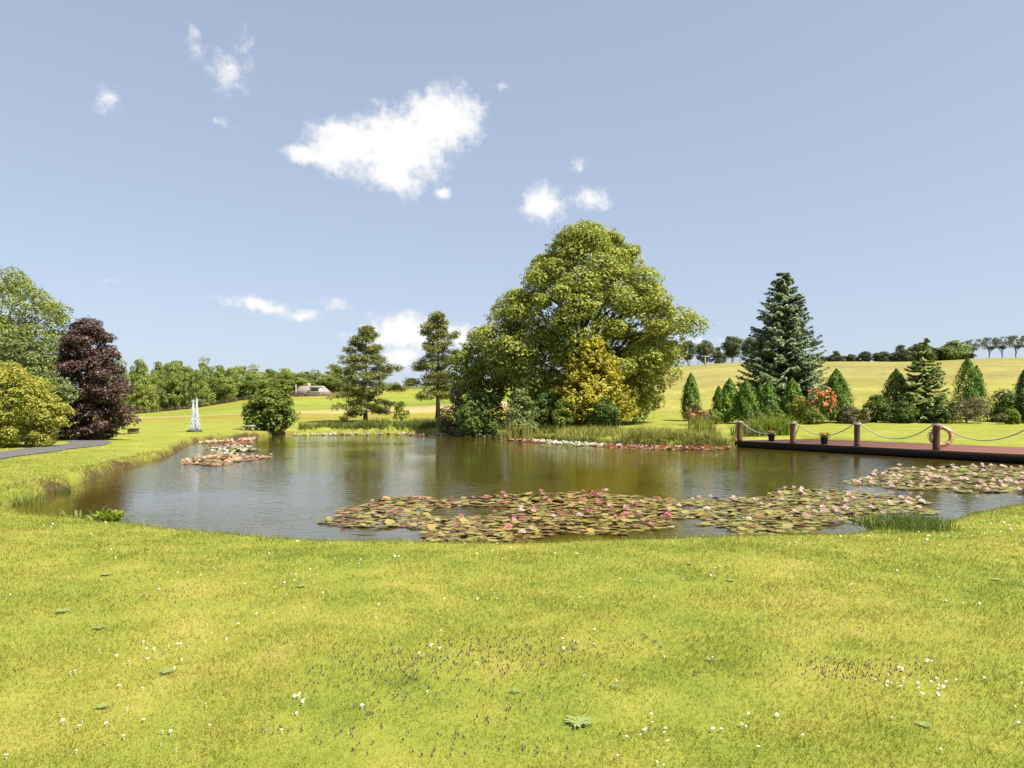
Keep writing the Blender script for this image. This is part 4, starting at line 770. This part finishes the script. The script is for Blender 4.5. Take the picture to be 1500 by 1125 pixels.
lily_bed('near bed of greenish pads with pale pink flowers', [(1000, 736), (1060, 731), (1120, 728), (1150, 717), (1220, 716), (1290, 722), (1368, 738), (1372, 748), (1310, 756), (1280, 762), (1230, 770), (1175, 783), (1110, 785), (1080, 772), (1030, 766), (995, 768)], 0.078, .108, PAD_B, P_PALE, 46, .08, 612)
lily_bed('bed of upright green pads with many blush flowers off the deck', [(1226, 708), (1260, 697), (1300, 690), (1350, 684), (1440, 682), (1500, 684), (1620, 692), (1640, 716), (1500, 724), (1420, 722), (1340, 719), (1290, 714)], 0.10, .145, PAD_B, P_PALE, 130, .09, 613)
lily_bed('apricot and cream lily bed off the left bank', [(262, 676), (290, 668), (330, 665), (370, 668), (402, 668), (398, 671), (360, 675), (330, 681), (290, 682)], .14, .2, PAD_C, P_CREAM, 60, .105, 614, parts=False)
lily_bed('green lily bed with small white flowers near the fountain', [(298, 664), (310, 655), (340, 652), (372, 655), (378, 660), (350, 664), (320, 667)], .14, .24, PAD_B, P_WHITE, 50, .09, 615, parts=False)
lily_bed('narrow crimson lily bed near the fountain', [(298, 652), (320, 648), (368, 647), (370, 651), (330, 654)], .15, .26, PAD_C, (P_RED, P_PALE), 50, .09, 616, parts=False)
lily_bed('cream lily bed tucked in the far left corner', [(288, 648), (310, 646.5), (372, 641.5), (374, 645), (330, 648), (296, 651)], .15, .28, PAD_B, P_CREAM, 70, .105, 617, parts=False)
lily_bed('thin row of white lilies below the reeds', [(432, 636.8), (520, 635.2), (592, 635.4), (592, 636.6), (520, 637), (434, 638.6)], .15, .33, PAD_B, P_WHITE, 60, .12, 618, parts=False)
lily_bed('thin row of pinkish lilies below the tall pine', [(596, 635.4), (650, 636.4), (712, 639), (712, 640.5), (650, 638.3), (598, 637)], .15, .33, PAD_C, P_PALE, 36, .11, 619, parts=False)
lily_bed('pink lily bed at the foot of the willow shrub', [(726, 641), (770, 643.5), (812, 646), (810, 648.5), (770, 647), (728, 643.5)], .14, .23, PAD_C, (P_PINK, P_PALE), 60, .095, 620, parts=False)
lily_bed('white lily bed under the tall bank grass', [(775, 645), (830, 648), (905, 652.5), (895, 655), (840, 653.5), (780, 648.5)], .14, .23, PAD_B, P_WHITE, 100, .11, 621, parts=False)
lily_bed('crimson lily bed stretching towards the deck corner', [(868, 651), (940, 653.5), (1074, 656), (1076, 658), (1000, 659), (930, 657.5), (872, 654.5)], .14, .23, PAD_C, (P_RED, P_PALE), 120, .095, 622, parts=False)

# ------------------------------------------------------------------ plants at the water's edge
def broad_plant(name, px, py, n, l, w, seed, mat, label, zz=.05):
    r = np.random.default_rng(seed); G = Geo(); X, Y = at_px(px, py, zz)
    for i in range(n):
        a = r.random()*6.28; d = np.array([math.cos(a), math.sin(a), 0]); s = np.array([-d[1], d[0], 0]); b = np.array([r.normal()*.22*l*1.6, r.normal()*.12*l*1.6, 0]); L_ = l*(.6+.6*r.random()); e = .5+.8*r.random(); wd = w*(.7+.5*r.random())
        p = [b+d*L_*t*math.cos(e)*(1+.3*t)+np.array([0, 0, L_*math.sin(e)*(t-.35*t*t*t)]) for t in (0, .35, .7, 1)]; ww = [wd*.25, wd*.8, wd, .0]
        G.add([p[0]-s*ww[0], p[0]+s*ww[0], p[1]+s*ww[1], p[1]-s*ww[1], p[2]+s*ww[2], p[2]-s*ww[2], p[3]], [(0, 1, 2, 3), (3, 2, 4, 5)], [(5, 4, 6)], np.full(7, r.random()))
    o = G.obj(name, mat); o.location = (X, Y, max(gh(X, Y), -.03)); return tag(o, label, 'plant')
broad_plant('marginal_plant', 160, 767, 60, .28, .028, 701, G_BRIGHT, 'low leafy light green plant at the near left pond corner', .22)
broad_plant('marginal_plant', 1285, 777, 34, .36, .035, 702, G_LIME, 'broad-leaved plant rising beside the grass tuft on the near bank', .2)
broad_plant('marginal_plant', 113, 762, 34, .5, .018, 703, G_REED, 'thin upright stemmed plant left of the low leafy plant', .2)
X, Y = at_px(1325, 781, .2); reed_clump('grass_tuft', 0, 0, 900, .26, .010, .62, G_REED, 704, 'thick green grass tuft on the near right bank', 'grass tuft', .6, loc=(X, Y))
X, Y = at_px(38, 731, .1); reed_clump('grass_tuft', 0, 0, 110, .38, .018, .38, G_REED, 705, 'tall grassy tuft at the left end of the pond', 'grass tuft', .35, loc=(X, Y))
X, Y = at_px(92, 716, .1); reed_clump('grass_tuft', 0, 0, 80, .3, .018, .3, G_REED, 706, 'smaller grassy tuft on the eroded left bank', 'grass tuft', .4, loc=(X, Y))
# ------------------------------------------------------------------ fountain, box, bench
d = 57; X = (285-CX)/F*d; z0 = gh(X, d); fo = empty('fountain', (X, d, z0), 'white twin-jet fountain rising from a dark basin beyond the pond', 'fountain')
M_STONE = solid_mat('dark_wet_stone', (.03, .03, .028), (.07, .068, .06), 7, .6, .4, .4)
Geo().lathe([(0, -.1), (.52, -.1), (.56, .0), (.58, .14), (.53, .15), (.50, .08), (0, .08)], 28).obj('basin', M_STONE, fo, True)
m, nt, out = newmat('white_falling_water'); p = _n(nt, 'ShaderNodeBsdfPrincipled'); p.inputs['Base Color'].default_value = (.80, .83, .86, 1); p.inputs['Roughness'].default_value = .25; t_ = _n(nt, 'ShaderNodeBsdfTranslucent'); t_.inputs[0].default_value = (.9, .92, .95, 1); mx = _n(nt, 'ShaderNodeMixShader'); mx.inputs[0].default_value = .45
nt.links.new(p.outputs[0], mx.inputs[1]); nt.links.new(t_.outputs[0], mx.inputs[2]); nt.links.new(mx.outputs[0], out.inputs[0]); M_JET = m
htop = EYE+(HZ-585.5)*d/F-z0; r = np.random.default_rng(720)
for j, (jx, hf) in enumerate([(-.11, .97), (.17, 1.0)]):
    G = Geo(); n = 800
    for i in range(n):
        an = r.random()*6.28; w = .04+.10*abs(r.normal()); hh = htop*hf*max(.45, 1.02-1.6*w*w/.04*.35-.04*abs(r.normal())); dv = np.array([math.cos(an), math.sin(an)*.8]); s0 = r.random()**1.3; tt = np.linspace(s0*.9, min(1, s0*.9+.14+.2*r.random()), 5)
        fall = r.random() < .65; x = dv[0]*w*(1.15-tt*.55 if fall else .3+.2*tt); y = dv[1]*w*(1.15-tt*.55 if fall else .3+.2*tt); G.tube(np.stack([jx+x, y, .1+tt*hh], 1), 0.0135*np.array([.4, 1, 1.1, 1, .3])*(.7+.6*r.random()), 4)
    c = r.normal(size=(90, 3))*np.array([.055, .055, .10])+np.array([jx, 0, htop*hf-.06]); V, q, a = leaf_geo(c, r.normal(size=(90, 3)), .05, r, aspect=.8); G.add(V, q); G.obj('water_jet', M_JET, fo)
c = np.stack([r.normal(size=1100)*.30, r.normal(size=1100)*.28, .12+r.random(1100)**1.5*htop*.85], 1); c[:, :2] *= (1.25-.9*c[:, 2:3]/htop); V, q, a = leaf_geo(c, r.normal(size=(1100, 3)), .022+.02*r.random(1100), r, aspect=.6); o = mesh_obj('spray', V, [q], M_JET, fo); o['kind'] = 'stuff'
d = 52; X = (195-CX)/F*d; bx = empty('wooden_box', (X, d, gh(X, d)), 'small brown wooden box with dark lid on the left lawn', 'box'); M_WOOD = solid_mat('weathered_wood', (.10, .07, .05), (.2, .15, .11), 9, .85, .1, .4, (1, 1, 3))
for i in range(3): Geo().box((0, 0, .04+.1*i+.03), (.6, .44, .094)).obj('board', M_WOOD, bx)
Geo().box((0, 0, .355), (.74, .56, .05)).obj('lid', M_FASCIA, bx)
d = 60.5; X = (364-CX)/F*d; bn = empty('stone_bench', (X, d, gh(X, d)), 'low pale stone bench under the round bushy tree', 'bench'); M_PALE = solid_mat('pale_stone', (.34, .32, .28), (.46, .44, .39), 8, .85, .2, .3)
Geo().box((0, 0, .40), (1.1, .36, .08)).obj('seat', M_PALE, bn)
for sx in (-.38, .38): Geo().box((sx, 0, .17), (.14, .28, .38)).obj('leg', M_PALE, bn)
# ------------------------------------------------------------------ house, field fence, poles
d = 214; X = (458-CX)/F*d; Z = gh(X, d); hs = empty('house', (X, d, Z-1.25), 'bungalow with grey-pink tiled roof and dormer at the wood edge', 'house'); M_WALL = solid_mat('cream_render', (.48, .44, .38), (.58, .54, .48), 3, .9, .1, .1); M_TILE = solid_mat('grey_pink_roof_tiles', (.22, .165, .145), (.32, .25, .225), 14, .85, .2, .4, (1, 1, 4)); M_WHITE = solid_mat('white_paint', (.74, .74, .72), (.82, .82, .8), 5, .6, .3, .05)
m, nt, out = newmat('window_glass'); p = _n(nt, 'ShaderNodeBsdfPrincipled'); p.inputs['Base Color'].default_value = (.03, .035, .04, 1); p.inputs['Roughness'].default_value = .05; nt.links.new(p.outputs[0], out.inputs[0]); M_GLASS = m
Geo().box((0, 0, .6), (10.6, 7, 2.2)).obj('wall', M_WALL, hs)
g = Geo(); x0, x1, y0, y1, ze, zr = -5.7, 5.7, -3.9, 3.9, 1.6, 4.3; g.add([(x0, y0, ze), (x1, y0, ze), (x1-2.4, 0, zr), (x0+2.4, 0, zr), (x0, y1, ze), (x1, y1, ze)], [(0, 1, 2, 3), (5, 4, 3, 2), (0, 4, 5, 1)], [(0, 3, 4), (1, 5, 2)]); rf = g.obj('roof', M_TILE, hs)
Geo().box((-1.2, .3, 4.5), (.7, .6, 1.0)).obj('chimney', M_WALL, rf)
dm = Geo().box((1.6, -2.2, 3.0), (3.0, 2.6, 1.5)).obj('dormer', M_WHITE, hs); Geo().box((1.6, -2.3, 3.82), (3.4, 2.9, .14)).obj('dormer_roof', M_TILE, dm); Geo().box((1.6, -3.51, 3.05), (2.3, .06, .9)).obj('window_pane', M_GLASS, dm)
for wx in (-3.6, -.9, 1.8, 4.2):
    w_ = Geo().box((wx, -3.52, .85), (1.5, .08, 1.1)).obj('window', M_WHITE, hs); Geo().box((wx, -3.57, .85), (1.3, .06, .9)).obj('pane', M_GLASS, w_)
def fence(label, pts, gap, hp, rails, seed):
    P = np.array(pts, float); seg = np.hypot(*np.diff(P, axis=0).T); L_ = np.concatenate([[0], np.cumsum(seg)]); n = int(L_[-1]/gap)+1; tt = np.linspace(0, L_[-1], n); x = np.interp(tt, L_, P[:, 0]); y = np.interp(tt, L_, P[:, 1]); z = ground_h(x, y); root = empty('field_fence', (x[0], y[0], z[0]), label, 'fence')
    pg = Geo().box((0, 0, hp/2-.1), (.13, .13, hp+.2)).obj('post', M_WOOD, root)
    for i in range(n):
        o = pg if i == 0 else pg.copy()
        if i: col.objects.link(o)
        o.location = (x[i]-x[0], y[i]-y[0], z[i]-z[0])
    for rh in rails: Geo().tube(np.stack([x-x[0], y-y[0]-.085, z-z[0]+rh], 1), .04, 4).obj('rail', M_WOOD, root, False)
fence('wooden post and rail fence along the woodland edge', [((px-CX)/F*dd, dd) for px, dd in [(165, 203), (250, 204), (330, 206), (400, 212), (430, 206), (500, 206)]], 2.6, 1.2, (.45, .8, 1.12), 1)
fence('wire-topped post fence crossing the upper hill field', [((px-CX)/F*dd, dd) for px, dd in [(960, 228), (1040, 233), (1100, 236), (1180, 240)]], 3.0, 1.1, (.5, 1.0), 2)
M_POLE = solid_mat('bleached_pole_wood', (.42, .39, .34), (.55, .51, .45), 6, .8, .2, .2)
for px, yt, d, lab in [(1033, 521, 205, 'pale utility pole with crossarm on the hill field'), (1009, 527, 225, 'shorter-looking pale pole up the hill beside the crossarm pole'), (433.5, 563, 207, 'white pole standing beside the bungalow')]:
    h = span(px, yt, d); X = (px-CX)/F*d; up_ = empty('utility_pole', (X, d, gh(X, d)), lab, 'pole'); Geo().tube([(0, 0, -.4), (0, 0, h*.5), (0, 0, h)], [.14, .12, .10], 8).obj('pole', M_POLE, up_, True)
    if px == 1033:
        Geo().box((0, -.14, h-.25), (2.0, .12, .14)).obj('crossarm', M_POLE, up_)
        for sx in (-.85, 0, .85): Geo().lathe([(0, 0), (.06, 0), (.08, .1), (.04, .2), (0, .22)], 8, (sx, -.14, h-.18)).obj('insulator', M_WHITE, up_, True)
